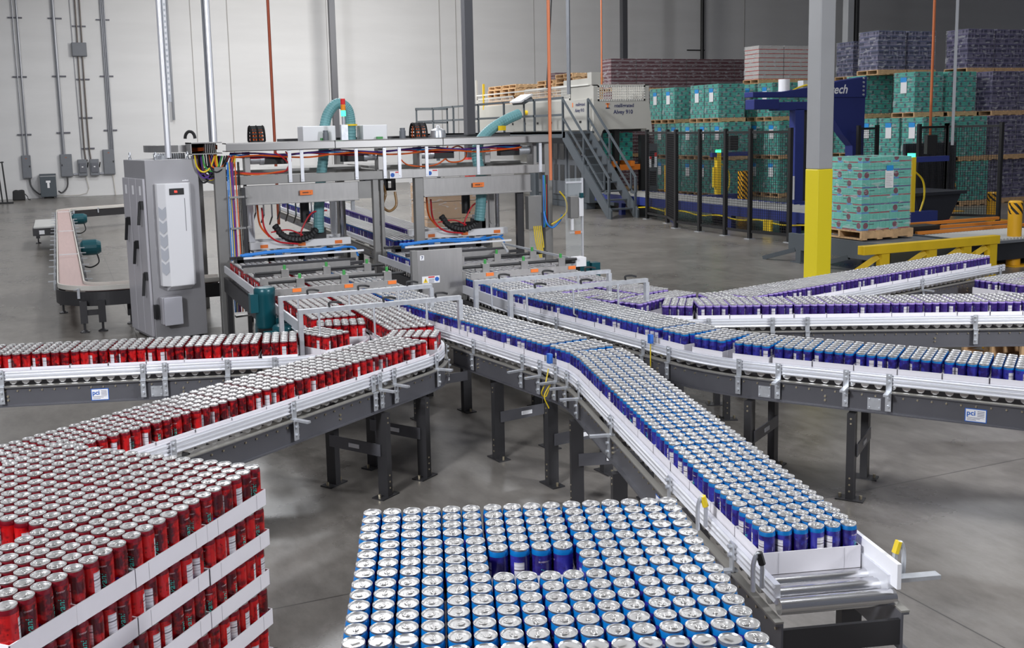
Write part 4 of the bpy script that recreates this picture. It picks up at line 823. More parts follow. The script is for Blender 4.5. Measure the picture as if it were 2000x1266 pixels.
# outfeed tables, shafts and guide plates over the lanes
for bx in (1.62, 3.39):
    part('outfeed_table', DARK, lambda m: (m.box(bx, bx + 1.2, 7.95, 11.5, .52, .68), m.box(bx, bx + .05, 8.0, 8.1, 0, .52), m.box(bx + 1.15, bx + 1.2, 8.0, 8.1, 0, .52), m.box(bx, bx + .05, 11.3, 11.4, 0, .52), m.box(bx + 1.15, bx + 1.2, 11.3, 11.4, 0, .52)))
    for i in (1, 2): part('lane_divider', ALU, lambda m: m.box(bx + .0185 + .385 * i - .005, bx + .0185 + .385 * i + .005, 7.5, 11.4, .74, .80))
    part('edge_guide', ALU, lambda m: (m.box(bx - .005, bx + .012, 7.6, 11.4, .745, .82), m.box(bx + 1.17, bx + 1.187, 7.6, 11.4, .745, .82)))
    for y in (9.47, 8.82):
        part('drive_shaft', BLACK, lambda m: m.cyl((bx, y, .965), (bx + 1.25, y, .965), .014, 10))
        for i in range(3): part('shaft_clamp', [STAIN, GRNC], lambda m: (m.box(bx + .24 + i * .4, bx + .31 + i * .4, y - .03, y + .03, .90, .99), m.cyl((bx + .275 + i * .4, y, .99), (bx + .275 + i * .4, y, 1.03), .014, 8, 1), m.box(bx + .17 + i * .4, bx + .24 + i * .4, y - .02, y + .01, .93, .95)))
    part('air_rod', WHITE, lambda m: m.bar((bx + .1, 10.7, .97), (bx + 1.4, 10.72, .97), .02))
    part('air_line', BLUEC, lambda m: (m.tube(smooth_pts([(bx + .1, 10.8, .985), (bx + .5, 10.82, 1.0), (bx + .9, 10.8, .985), (bx + 1.3, 10.85, 1.0), (bx + 1.36, 10.8, .9)]), .012, 6), m.tube(smooth_pts([(bx + .1, 10.9, .98), (bx + .6, 10.95, 1.0), (bx + 1.2, 10.9, .98)]), .014, 6)))
    for y, w in ((8.46, True), (9.12, False), (10.0, False)):
        part('guide_plate', STAIN, lambda m: m.box(bx - .02, bx + 1.05, y - .006, y + .006, .905, .96))
        if w:
            for x in (.13, .58, .97): part('orange_tag', [ORANGE, BROWNINK], lambda m: m.box(bx + x, bx + x + .075, y - .012, y - .006, .925, .955))
    part('gripper_bars', DARK, lambda m: [m.box(bx + .05, bx + 1.25, y, y + .05, .89, .92) for y in (9.8, 10.2, 10.5, 11.0, 11.3)])
    part('valve_row', [BLACK, BLUEC, GALV], lambda m: [m.box(bx + .08 + .11 * i, bx + .15 + .11 * i, 11.0 + .1 * (i % 3), 11.08 + .1 * (i % 3), .88, .95 + .02 * (i % 2), i % 3) for i in range(11)])
# plain guard panel numbered 7 between the two blocks of lanes
GP = part('guard_panel', STAIN, lambda m: (m.box(2.95, 3.39, 8.70, 8.72, .70, 1.17), m.prism([(2.97, .70), (2.97, .50), (3.05, .46), (3.38, .44), (3.38, .70)], 'y', 8.71, 8.73)), bevel=.003)
part('number_sign', [PAPER, INK], lambda m: (m.box(2.975, 3.015, 8.697, 8.70, 1.08, 1.125), put_text(m, '7', .04, (2.995, 8.697, 1.102), (1, 0, 0), (0, 0, 1), 1, True)), GP)
part('warning_sign', [PAPER, SIGNY, SIGNB, SIGNR, INK], lambda m: (m.box(2.99, 3.16, 8.697, 8.70, .865, .93), m.prism([(3.0, .873), (3.044, .873), (3.022, .916)], 'y', 8.694, 8.697, 1), m.cyl((3.133, 8.697, .90), (3.133, 8.694, .90), .02, 16, 2), m.box(3.05, 3.11, 8.695, 8.697, .915, .927, 3), *[m.box(3.055, 3.105, 8.695, 8.697, .872 + .01 * i, .875 + .01 * i, 4) for i in range(4)], m.box(3.02, 3.024, 8.692, 8.694, .882, .902, 4)), GP)
part('panel_latch', BLACK, lambda m: (m.box(2.955, 2.98, 8.67, 8.70, .79, .84), m.box(3.39, 3.415, 8.66, 8.7, .74, .80)), GP)
part('panel_post', POST, lambda m: (m.box(2.90, 2.95, 8.7, 8.76, 0, 1.17), m.box(3.39, 3.42, 8.7, 8.76, 0, .95)), GP)
for x, z in ((3.70, 1.735), (4.17, 1.74)):
    part('safety_sign', [PAPER, SIGNB, SIGNR], lambda m: (m.box(x - .07, x + .07, 11.622, 11.626, z - .04, z + .045), m.cyl((x - .035, 11.622, z), (x - .035, 11.619, z), .025, 16, 1), m.box(x, x + .06, 11.619, 11.622, z + .025, z + .038, 2)))
# cables
cab = [('cable_bundle', BLACK), ('cable_bundle', ORCABLE), ('cable_bundle', GRNC), ('cable_bundle', VIOC), ('cable_bundle', YELC)]
rg = random.Random(5)
for k, (nm, mt) in enumerate(cab):
    def f(m):
        for i in range(7 if k in (0, 3) else 4):
            x = 1.42 + rg.uniform(0, .25); y = 11.66 + rg.uniform(0, .18); d = rg.uniform(.18, .34)
            m.tube(smooth_pts([(x - .02, y, 2.06), (x, y, 2.06 - d * .7), (x + .06, y - .02, 2.06 - d), (x + .14, y, 2.06 - d * .8), (x + .2, y + .03, 2.02)]), .010, 6)
    part(nm, mt, f)
def vcable(x, y, z0, z1, mt, n=3, nm='riser_cables'):
    part(nm, mt, lambda m: [m.tube(smooth_pts([(x + .013 * i, y, z1), (x + .013 * i + rg.uniform(-.01, .01), y - .01, (z0 + z1) / 2), (x + .013 * i, y, z0)]), .0065, 5) for i in range(n)])
for x, mt, n in ((1.745, BLUEC, 2), (1.78, VIOC, 3), (1.83, ORCABLE, 1), (1.86, BLACK, 2), (1.80, REDC, 1), (1.765, YELC, 1)): vcable(x, 11.63, .25, 1.95, mt, n)
for x, mt, n in ((5.63, BLUEC, 2), (5.655, GRNC, 1), (5.665, BLACK, 3), (5.68, REDC, 1)): vcable(x, 11.58, 1.0, 1.66, mt, n)
for z in (1.55, 1.2, .85, .5, .2): part('cable_bracket', STAIN, lambda m: m.prism([(1.74, 11.55), (1.98, 11.62), (1.98, 11.68), (1.74, 11.66)], 'z', z, z + .02))
part('yellow_cables', YELC, lambda m: [m.tube(smooth_pts([(5.5 + .025 * i, 11.6, 1.02), (5.52 + .025 * i, 11.58, .8), (5.58 + .01 * i, 11.57, .58 + .04 * i)]), .008, 5) for i in range(5)])
part('yellow_cables', YELC, lambda m: m.tube(smooth_pts([(5.82, 11.5, 1.45), (5.9, 11.5, 1.35), (5.92, 11.5, 1.2), (5.82, 11.5, 1.1), (5.7, 11.5, 1.04)]), .010, 6))
part('blue_loop', BLUEC, lambda m: m.tube(smooth_pts([(5.62, 11.55, 1.2), (5.64, 11.5, 1.05), (5.72, 11.5, 1.0), (5.82, 11.5, 1.08), (5.86, 11.52, 1.15)]), .012, 6))
for k, (mt, z) in enumerate(((ORCABLE, 1.995), (VIOC, 2.03), (BLUEC, 2.015), (REDC, 2.005))):
    part('duct_cable', mt, lambda m: m.tube(smooth_pts([(1.8 + i * .3, 11.72 + .03 * k, z + .02 * math.sin(i * 1.7 + k)) for i in range(13)], 4), .010, 5))
part('servo_cable', ORCABLE, lambda m: (m.tube(smooth_pts([(4.5, 11.95, 2.0), (4.62, 11.9, 2.05), (4.72, 11.88, 1.97), (4.66, 11.88, 1.87), (4.5, 11.9, 1.86), (4.44, 11.92, 1.94), (4.5, 11.95, 2.05)]), .010, 6), m.tube(smooth_pts([(3.8, 11.8, 1.95), (3.9, 11.78, 1.85), (4.1, 11.78, 1.82), (4.3, 11.8, 1.84), (4.5, 11.85, 1.95)]), .009, 6)))
part('servo_cable', REDC, lambda m: (m.tube(smooth_pts([(2.3, 11.7, 2.04), (2.4, 11.7, 1.97), (2.46, 11.7, 1.88), (2.38, 11.7, 1.82), (2.1, 11.7, 1.81), (1.85, 11.7, 1.83)]), .010, 6), m.tube(smooth_pts([(2.42, 11.7, 2.05), (2.48, 11.7, 1.95), (2.42, 11.7, 1.84)]), .009, 6)))
part('servo_cable', ORCABLE, lambda m: (m.tube(smooth_pts([(1.85, 11.7, 1.82), (2.1, 11.69, 1.80), (2.4, 11.7, 1.83)]), .009, 6), m.tube(smooth_pts([(5.2, 11.95, 2.05), (5.32, 11.9, 1.99), (5.45, 11.92, 2.02)]), .010, 6)))
# teal gear motors beside the left lanes and at the right side
def vmotor(x, y, z0, z1, r):
    part('gear_motor', TEAL, lambda m: (m.lathe([(r * .9, z0), (r, z0 + .02), (r, z1 - .07), (r * 1.04, z1 - .065), (r * 1.04, z1 - .02), (r * .9, z1 - .004), (r * .5, z1)], 20, (x, y, 0)), m.box(x - r * 1.5, x - r * .75, y - .06, y + .03, z0 + (z1 - z0) * .4, z1 - .05)), smooth=True)
vmotor(1.505, 8.4, .66, 1.0, .085); vmotor(1.56, 8.45, .48, .735, .088); vmotor(1.60, 8.15, .44, .715, .088)
part('motor_stand', BLACK, lambda m: (m.box(1.3, 1.66, 8.1, 8.6, .0, .44), m.box(1.43, 1.58, 8.33, 8.48, .44, .66)))
part('valve_block', TEAL, lambda m: m.box(1.42, 1.52, 7.95, 8.06, .44, .69)); part('valve_rod', CHROME, lambda m: m.tube([(1.5, 7.95, .68), (1.56, 7.8, .62), (1.66, 7.7, .58)], .012, 8))
part('gear_motor', TEAL, lambda m: (m.cyl((5.06, 9.5, .62), (5.06, 9.5, .84), .09, 20), m.box(5.14, 5.24, 9.42, 9.52, .66, .82)), smooth=True)
part('motor_mount', [WHITE, BLACK], lambda m: (m.box(4.66, 4.77, 8.86, 8.98, .88, .97), m.cyl((4.5, 8.9, .93), (4.66, 8.9, .93), .018, 8, 1), m.bar((4.72, 8.95, .88), (4.98, 9.45, .66), .05, .05, m=1)))
part('tie_rod', GALV, lambda m: (m.bar((4.6, 8.9, .97), (4.45, 10.2, 1.0), .02), m.bar((4.2, 9.5, 1.0), (4.45, 10.2, 1.0), .02)))
part('clear_guard', PLEX, lambda m: m.box(5.80, 6.03, 11.3, 11.31, .42, 1.62)); part('clear_guard', PLEX, lambda m: m.box(5.5, 5.68, 11.73, 11.74, .3, 1.4))
part('guard_frame', ALU, lambda m: (m.box(5.8, 6.03, 11.29, 11.31, 1.56, 1.58), m.box(6.02, 6.04, 11.28, 11.31, .42, 1.62), m.box(5.85, 6.03, 11.29, 11.3, .93, .95)))
part('orange_tag', ORANGE, lambda m: m.box(5.92, 6.0, 11.28, 11.29, .92, .96)); part('control_box', POST, lambda m: m.box(5.82, 5.93, 11.2, 11.29, 1.13, 1.40), bevel=.005); part('control_box', POST, lambda m: m.box(5.43, 5.62, 11.6, 11.7, .98, 1.40), bevel=.005)
part('sensor_head', [WHITE, TEAL], lambda m: (m.cyl((5.86, 11.24, .98), (5.86, 11.24, 1.13), .022, 10), m.box(5.94, 6.0, 11.2, 11.26, 1.15, 1.38), m.box(5.95, 5.99, 11.18, 11.22, 1.38, 1.44, 1)))
# galvanised lane bridges over the cans in front of the machine
for x0, x1, y, nm in ((1.43, 2.61, 7.43, 'rear bridge bar over the red and blue lanes'), (1.437, 2.606, 6.80, 'front bridge bar over the red and blue lanes'), (2.98, 4.19, 7.41, 'rear bridge bar over the purple and blue lanes'), (3.016, 4.19, 6.82, 'front bridge bar over the purple and blue lanes')):
    t = thing('lane_bridge', 'galvanised ' + nm, 'bridge bar', ((x0 + x1) / 2, y, 0), 'galvanised bridge bars')
    MB().box(x0, x1 + .02, y - .02, y + .02, 1.03, 1.06).build('cross_bar', GALV, t)
    for x in (x0, x1): MB().box(x, x + .03, y - .02, y + .02, .66, 1.03).build('upright', GALV, t)
    for i in range(3):
        x = x0 + .14 + i * .39; MB().tube([(x, y - .02, 1.03), (x, y - .03, .84), (x + .03, y - .03, .82)], .008, 6).build('finger_rod', GALV, t)
        MB().tube(smooth_pts([(x + .08, y, 1.06), (x + .08, y, 1.09), (x + .12, y - .02, 1.095), (x + .16, y - .03, 1.085)]), .008, 6).build('clamp_lever', BLACK, t)
# ---------------------------------------------------------------- control cabinet left of the machine
C = thing('control_cabinet', 'tall grey control cabinet with white cooling unit left of the packing machine', 'cabinet', (.867, 11.6, 0))
X0, X1, YC = .867, 1.457, 11.6
MB().box(X0, X1, YC, 12.39, .02, 2.0).build('body', CABG, C, bevel=.008); MB().box(X0 + .04, X1 - .04, YC + .03, 12.36, 0, .03).build('plinth', BLACK, C)
for i, (a, b) in enumerate(((11.62, 11.87), (11.88, 12.13), (12.14, 12.38))):
    d = MB().box(X0 - .03, X0, a, b, .06, 1.80).build('door', CABL, C, bevel=.006)
    MB().box(X0 - .033, X0 - .03, a + .08, a + .13, 1.62, 1.72).build('door_sticker', PAPER, d)
    for z in ((1.5, .72) if i == 0 else (1.05,) if i == 1 else (1.3,)):
        MB().box(X0 - .06, X0 - .03, a + .02, a + .07, z - .03, z + .06).bar((X0 - .06, a + .045, z + .05), (X0 - .085, a + .045, z - .2), .03, .02).build('door_handle', BLACK, d)
A = MB().prism([(X0 + .09, YC), (X0 + .09, YC - .07), (X0 + .16, YC - .15), (X0 + .42, YC - .15), (X0 + .455, YC - .10), (X0 + .455, YC)], 'z', .62, 1.745).build('cooling_unit', WHITE, C, bevel=.008)
MB().prism([(YC - .15, .62), (YC - .02, .56), (YC, .56), (YC, .62)], 'x', X0 + .16, X0 + .42).build('unit_chin', WHITE, A)
for i in range(5):
    z = 1.50 - i * .15
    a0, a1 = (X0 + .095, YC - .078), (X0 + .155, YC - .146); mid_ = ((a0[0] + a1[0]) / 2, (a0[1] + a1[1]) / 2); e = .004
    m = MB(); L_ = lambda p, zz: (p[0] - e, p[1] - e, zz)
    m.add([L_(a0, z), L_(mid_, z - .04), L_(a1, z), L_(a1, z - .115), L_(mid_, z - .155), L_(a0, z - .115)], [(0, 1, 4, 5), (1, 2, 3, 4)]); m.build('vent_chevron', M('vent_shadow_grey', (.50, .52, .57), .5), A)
MB().box(X0 + .20, X0 + .36, YC - .155, YC - .15, 1.62, 1.69).build('display', BLACK, A); put_text(MB(), '86', .034, (X0 + .27, YC - .156, 1.655), (1, 0, 0), (0, 0, 1), 0, True).build('digits', LEDD, A)
MB().box(X0 + .36, X0 + .366, YC - .153, YC - .15, 1.22, 1.58).build('seam', M('seam_grey', (.25, .25, .27), .6), A)
MB().box(X0 + .43, X0 + .44, YC - .004, YC, 1.76, 1.775).box(X0 + .40, X0 + .47, YC - .004, YC, 1.76, 1.77).build('rating_sticker', PAPER, C)
B = MB().box(X0 + .06, X0 + .27, YC - .10, YC - .01, .20, .50).build('small_box', CABL, C, bevel=.006); MB().box(X0 + .075, X0 + .275, YC - .135, YC - .10, .19, .50).build('box_cover', M('pale_cover', (.52, .52, .57), .4), B, bevel=.006)
MB().box(X0 + .0, X0 + .04, YC - .04, YC + .02, .26, .42).build('black_knob', BLACK, B)
for x, y in ((X0 + .06, 12.33), (X0 + .14, 11.65), (X0 + .5, 11.67), (X0 + .5, 12.3)):
    MB().cyl((x, y, 2.0), (x, y, 2.02), .018, 10).tube(arc((x, y, 2.05), .022, 0, 2 * PI, 12, lambda c, r, a: (c[0], c[1] + r * math.cos(a), c[2] + 1.3 * r * math.sin(a))), .008, 6).build('lifting_eye', GALV, C)
MB().cyl((X0 + .28, 11.85, 2.0), (X0 + .28, 11.85, 2.04), .05, 12).cyl((X0 + .28, 12.0, 2.0), (X0 + .28, 12.0, 2.05), .04, 12).build('conduit_hub', GALV, C)
C.rotation_euler[2] = math.radians(12.5)
t = thing('service_strut', 'bright steel service pole from ceiling to control cabinet, slotted upper half', 'pole', (1.12, 11.6, 2.02))
MB().cyl((1.12, 11.6, 2.02), (1.12, 11.6, 9.4), .032, 12).build('pipe', ALU, t, smooth=True)
m = MB(); m.box(1.15, 1.19, 11.57, 11.62, 2.62, 9.4)
for i in range(40): m.box(1.16, 1.18, 11.567, 11.57, 2.7 + i * .06, 2.735 + i * .06, 1)
m.build('slotted_channel', [GALV, PAPER], t)
def hang(name, x, y, z0, r, mat, label, cat, x2=None, n=10):
    tag(single(MB().tube([(x, y, z0), (x2 if x2 is not None else x, y, 9.4)], r, n), name, mat, '', '', loc=None), label, cat)
hang('service_pole', 1.735, 12.45, 2.17, .035, ALU, 'bright vertical steel pole behind the curved duct left of the machine', 'pole')
hang('service_pole', 1.69, 12.47, 2.17, .014, PANG, 'thin grey pipe strapped beside the bright pole above the machine', 'pipe')
hang('air_pipe', 3.01, 15.3, 0.9, .022, COPPER, 'thin copper pipe dropping behind the machine from the ceiling', 'pipe')
hang('air_pipe', 5.50, 11.1, 1.62, .020, M('orange_hose', (.70, .22, .10), .4), 'orange air pipe dropping to the right end of the machine', 'pipe')
hang('air_pipe', 14.0, 25.0, 3.3, .022, M('orange_pipe_far', (.60, .17, .06), .4), 'orange pipe dropping onto the palletizer hood', 'pipe')
hang('air_pipe', 18.35, 17.6, 1.4, .03, MATS['orange_pipe_far'], 'orange pipe hanging behind the yellow based column on the right', 'pipe')
hang('slotted_strut', 10.9, 21.0, 3.0, .05, PANG, 'grey slotted strut hanging above the palletizer platform', 'strut', n=4)
hang('hanging_cable', 9.85, 20.0, 3.1, .018, BLACK, 'black cable hanging in a slant before the wooden pallets', 'cable', x2=10.3)
hang('slotted_strut', 17.2, 15.9, 1.7, .04, M('dull_strut', (.30, .31, .33), .5, .5), 'bright slotted strut hanging right of the blue wrapper arm', 'strut', n=4)
hang('wall_pipe', 4.45, 42.9, 2.9, .05, CND, 'short pipe ending halfway down the back wall behind the pole', 'pipe')

# ---------------------------------------------------------------- empty pink-belt conveyor looping round the cabinet
PL = Path([(3.2, 28.6), (.05, 27.3), (.05, 12.78), (1.75, 12.78)], [.6, .45]); ZB = .50
T = thing('belt_conveyor', 'empty pink belt conveyor looping around left of the control cabinet', 'conveyor', (.06, 16, 0)); sl = PL.slice(0, PL.len)
MB().sweep(sl, [(-.135, ZB - .03), (.135, ZB - .03), (.135, ZB), (-.135, ZB)]).build('belt', PINK, T)
for s in (-1, 1):
    MB().sweep(sl, [(.14 * s, ZB - .02), (.155 * s, ZB - .02), (.155 * s, ZB + .035), (.14 * s, ZB + .035)]).build('guide_rail', M('cream_rail', (.62, .60, .55), .4), T)
    MB().sweep(sl, [(.16 * s, ZB - .20), (.178 * s, ZB - .20), (.178 * s, ZB - .035), (.16 * s, ZB - .035)]).build('side_frame', DARK, T)
    d = .2
    while d < PL.len:
        m = MB(); a, b = pt(PL, d, .18 * s), pt(PL, d, .26 * s); m.bar((*a, ZB + .0), (*b, ZB + .0), .02, .012); a2 = pt(PL, d, .185 * s); m.cbox((*a2, ZB - .05), (.03, .03, .12)); d += .8; m.build('guide_bracket', GALV, T)
for y in (26.0, 20.5, 16.3): MB().box(-.07, .19, y, y + .02, ZB + .036, ZB + .05).build('cross_tie', WHITE, T)
for x, y in ((.16, 12.62), (.36, 12.62), (-.06, 14.2), (-.06, 18.5), (.18, 18.5), (-.5, 24.2), (.16, 24.4), (.7, 12.95)):
    MB().cbox((x, y, .24), (.08, .08, .26)).build('leg', DARK, T); MB().tube([(x, y, .02), (x, y, .14)], .014, 8).lathe([(.055, 0), (.055, .012), (.02, .03)], 12, (x, y, 0)).build('levelling_foot', DARK, T)
MB().box(.16, .36, 12.6, 12.64, .20, .26).box(-.5, .16, 24.2, 24.26, .2, .27).build('leg_brace', DARK, T)
MB().box(-.56, -.12, 22.6, 24.8, .30, .45).build('side_spur', DARK, T); MB().box(-.54, -.12, 22.62, 24.75, .452, .48).build('spur_rollers', ROLLW, T); MB().box(-.44, -.34, 22.59, 22.6, .33, .41).build('spur_sticker', PAPER, T)
for x, y, z, r in ((.40, 18.0, .46, .13), (.36, 24.6, .46, .12)):
    MB().lathe([(r * .6, -.2), (r, -.16), (r, .05), (r * .7, .12)], 16).build('x', TEAL, None)
    o = bpy.data.objects['x']; o.name = 'drive_motor'; o.rotation_euler[1] = PI / 2; o.location = (x - T.location[0] + .05, y - T.location[1], z); o.parent = T
    MB().tube(smooth_pts([(x + .1, y, z - .1), (x + .12, y - .05, z - .25), (x, y - .1, z - .32), (x - .12, y - .05, z - .3)]), .012, 6).build('motor_cable', BLACK, T)

# ---------------------------------------------------------------- infeed lanes seen through the machine
PI1 = Path([(4.02, 12.0), (4.10, 13.4), (4.35, 21.0)], [6.0]); PI2 = Path([(4.56, 12.6), (4.64, 13.6), (5.1, 21.0)], [6.0])
for P2, c, lab_ in ((PI1, 'blue', 'blue-can infeed conveyor seen through the packing machine'), (PI2, 'purple', 'purple-can infeed conveyor behind the packing machine')):
    conveyor(P2, lab_, 'roller conveyors', dict(s0=0, L=(0, 0), R=(0, 0), legs=[(P2.at(2)[0], P2.at(2)[1], 1), (P2.at(5)[0], P2.at(5)[1], 1)]))
    d = .3; k = 0
    while d < P2.len - .2:
        x, y, tx, ty = P2.tan(d); k += 1
        for i in range(6): CANS[c].append((x - ty * (i - 2.5) * P_, y + tx * (i - 2.5) * P_, ZS, '%s can on the infeed behind the machine' % c, '%s cans on the infeed' % c, False))
        d += P_
m = MB().cyl((4.3, 16.6, ZS + .2), (4.3, 16.6, ZS + .55), .1, 16).box(3.5, 3.62, 15.5, 15.56, .2, 1.25).box(3.5, 3.9, 15.5, 15.56, 1.2, 1.25)
t = thing('infeed_post', 'bare metal posts standing at the infeed lanes behind the machine', 'post', (3.6, 15.5, 0)); m = MB().box(3.45, 3.52, 14.8, 14.86, 0, 1.2).box(3.9, 3.97, 15.3, 15.36, 0, 1.25).box(3.9, 4.2, 15.3, 15.36, 1.2, 1.25).box(4.15, 4.2, 15.3, 15.36, 1.05, 1.25); m.build('posts', GALV, t)
# wrapped brown pallet load behind the right hood
t = thing('pallet_load', 'film wrapped brown cardboard load behind the right hood', 'pallet load', (7.3, 19.7, .13), 'wrapped loads'); m = MB()
for i in range(3): m.box(6.75 + .01 * (i % 2), 7.95, 19.2, 20.2, .13 + i * .35, .47 + i * .35)
m.build('cartons', KRAFT, t); MB().box(6.735, 7.965, 19.185, 20.215, .12, 1.2).build('stretch_film', FILM, t)
wood_pallet(as_mesh(pallet_mesh(1.2, 1.02), 'wooden_pallet', WOOD), 7.35, 19.7, 0, 0, 'wooden pallet under the brown cardboard load')
# ---------------------------------------------------------------- palletizer with its platform and stairs
Z = thing('palletizer', 'large beige palletizer with grey lower doors and mesh guards behind the stairs', 'machine', (14.2, 24.3, 0))
def zp(name, mat, fn, parent=None, **k): m = MB(); fn(m); return m.build(name, mat, parent or Z, **k)
zp('head_panel', BEIGE, lambda m: (m.prism([(13.35, 2.95), (13.35, 2.35), (13.19, 1.9), (13.52, 1.86), (13.62, 2.12), (13.66, 2.17), (15.0, 2.17), (15.0, 1.98), (15.2, 1.98), (15.08, 2.9), (15.08, 2.95)], 'y', 24.3, 24.36), m.box(13.35, 13.5, 24.3, 24.36, 2.95, 3.37), m.box(14.94, 15.08, 24.3, 24.36, 2.95, 3.37), m.box(13.35, 15.08, 24.3, 24.36, 3.33, 3.37)), bevel=.006)
zp('head_side', BEIGE, lambda m: m.box(13.35, 13.41, 24.36, 26.2, 2.1, 3.37)); zp('head_side', BEIGE, lambda m: m.box(15.0, 15.06, 24.36, 26.2, 2.1, 3.37))
zp('head_tower', BEIGE, lambda m: (m.box(13.33, 13.60, 24.36, 24.6, 3.37, 3.70), m.box(13.33, 13.41, 24.6, 26, 3.37, 3.55)))
def mesh_guard(m, f, u0, u1, z0, z1, st=.07, w=.014, fr=.05):
    f(m, u0, u1, z0, z0 + fr); f(m, u0, u1, z1 - fr, z1); f(m, u0, u0 + fr, z0, z1); f(m, u1 - fr, u1, z0, z1)
    u = u0 + fr + st * .7
    while u < u1 - fr: f(m, u, u + w, z0, z1); u += st
    z = z0 + fr + st * .7
    while z < z1 - fr: f(m, u0, u1, z, z + w); z += st
zp('mesh_guard', M('guard_cream', (.62, .61, .57), .5), lambda m: mesh_guard(m, lambda m, a, b, c, d: m.box(a, b, 24.29, 24.297, c, d), 13.48, 14.95, 2.93, 3.34))
zp('maker_name', [INK, ORANGE], lambda m: (put_text(m, 'ntelligrated', .135, (14.29, 24.3, 2.80), (1, 0, 0), (0, 0, 1), 0, True, lift=.004), m.box(13.76, 13.80, 24.29, 24.297, 2.735, 2.865, 1), m.box(13.72, 13.84, 24.29, 24.297, 2.84, 2.87, 1), m.box(13.72, 13.84, 24.29, 24.297, 2.73, 2.755, 0)))
zp('model_name', INK, lambda m: put_text(m, 'Alvey 910', .15, (14.26, 24.3, 2.63), (1, 0, 0), (0, 0, 1), 0, True, lift=.004))
zp('long_wall', BEIGE, lambda m: m.box(13.3, 13.36, 24.4, 32.4, 2.16, 3.0), bevel=.005)
zp('maker_name', [INK, ORANGE], lambda m: (put_text(m, 'ntelligrated', .12, (13.3, 24.95, 2.86), (0, -1, 0), (0, 0, 1), 0, True, lift=.004), m.box(13.292, 13.299, 25.38, 25.42, 2.80, 2.92, 1)))
zp('model_name', INK, lambda m: put_text(m, 'Alvey 910', .13, (13.3, 25.0, 2.70), (0, -1, 0), (0, 0, 1), 0, True, lift=.004))
zp('mesh_guard', MATS['guard_cream'], lambda m: mesh_guard(m, lambda m, a, b, c, d: m.box(13.316, 13.322, a, b, c, d), 25.6, 28.6, 3.0, 3.42, .075))
zp('mesh_guard', MATS['guard_cream'], lambda m: mesh_guard(m, lambda m, a, b, c, d: m.box(13.316, 13.322, a, b, c, d), 29.4, 32.4, 2.97, 3.28, .08))
zp('guard_rail', MATS['guard_cream'], lambda m: m.box(13.3, 13.34, 24.5, 32.4, 3.36, 3.40))
for y, mt in ((31.8, GUARD), (32.4, BEIGE)): zp('guard_post', mt, lambda m: m.box(13.29, 13.35, y, y + .06, 2.9, 3.75 if mt is GUARD else 3.9))
zp('wall_slots', BLACK, lambda m: [m.box(13.294, 13.30, 24.9 + .9 * i, 25.02 + .9 * i, 2.36, 2.42) for i in range(7)])
zp('emergency_button', SIGNY, lambda m: m.cyl((13.3, 28.4, 2.72), (13.2, 28.4, 2.72), .07, 12))
zp('lower_body', STAIRG, lambda m: (m.box(13.3, 13.75, 24.5, 28.3, .18, 2.1), m.box(13.32, 13.6, 24.7, 28.1, 0, .18)), bevel=.01)
for y in (24.75, 25.75, 26.75): 
    d = zp('access_door', M('door_slate', (.115, .125, .14), .5), lambda m: m.box(13.26, 13.3, y, y + .9, .35, 1.95), bevel=.005)
    for zz in (1.35, .75):
        for k in (.12, .52): zp('door_window', M('window_black', (.015, .017, .02), .2), lambda m: m.box(13.25, 13.262, y + k, y + k + .26, zz, zz + .45), d)
zp('button_panel', [PAPER, LEDG, INK], lambda m: (m.box(13.22, 13.26, 24.62, 24.8, 1.12, 1.5), m.cyl((13.22, 24.7, 1.17), (13.2, 24.7, 1.17), .03, 10, 1), *[m.box(13.21, 13.222, 24.64 + .06 * i, 24.67 + .06 * i, 1.24 + .07 * j, 1.27 + .07 * j, 2) for i in range(3) for j in range(4)]))
zp('rear_frame', BLACK, lambda m: (m.box(14.05, 14.2, 24.4, 24.55, .2, 2.17), m.box(14.85, 15.05, 24.35, 24.5, .0, 2.0), m.box(13.8, 15.0, 26.0, 26.1, 0, 2.1), m.box(13.7, 15.0, 24.6, 26, 2.1, 2.16)))
zp('right_door', STAIRG, lambda m: (m.box(15.05, 15.35, 24.3, 24.36, .1, 1.75), m.box(13.9, 15.3, 24.2, 24.9, .1, .42)), bevel=.006)
zp('right_door_windows', MATS['window_black'], lambda m: (m.box(15.1, 15.3, 24.29, 24.3, 1.2, 1.55), m.box(15.1, 15.3, 24.29, 24.3, .6, 1.0)))
zp('lift_fork', M('fork_orange', (.72, .20, .02), .45), lambda m: (m.box(13.85, 14.95, 24.4, 24.5, 1.05, 1.2), m.box(14.5, 14.62, 24.3, 25.5, 1.15, 1.3), m.box(13.95, 14.07, 24.3, 25.5, 1.15, 1.3)))
zp('safety_sticker', [PAPER, SIGNR], lambda m: (m.box(15.08, 15.14, 24.28, 24.3, 1.1, 1.4), m.box(15.08, 15.14, 24.275, 24.28, 1.33, 1.4, 1), m.box(15.24, 15.32, 24.28, 24.3, 1.1, 1.5), m.box(15.24, 15.32, 24.275, 24.28, 1.4, 1.5, 1)))
t = thing('pallet_load', 'teal load waiting inside the palletizer under its hood', 'pallet load', (14.4, 25.2, 1.3), 'wrapped loads'); MB().box(13.9, 14.85, 24.8, 25.6, 1.3, 2.08).build('cases', LM['teal'], t)
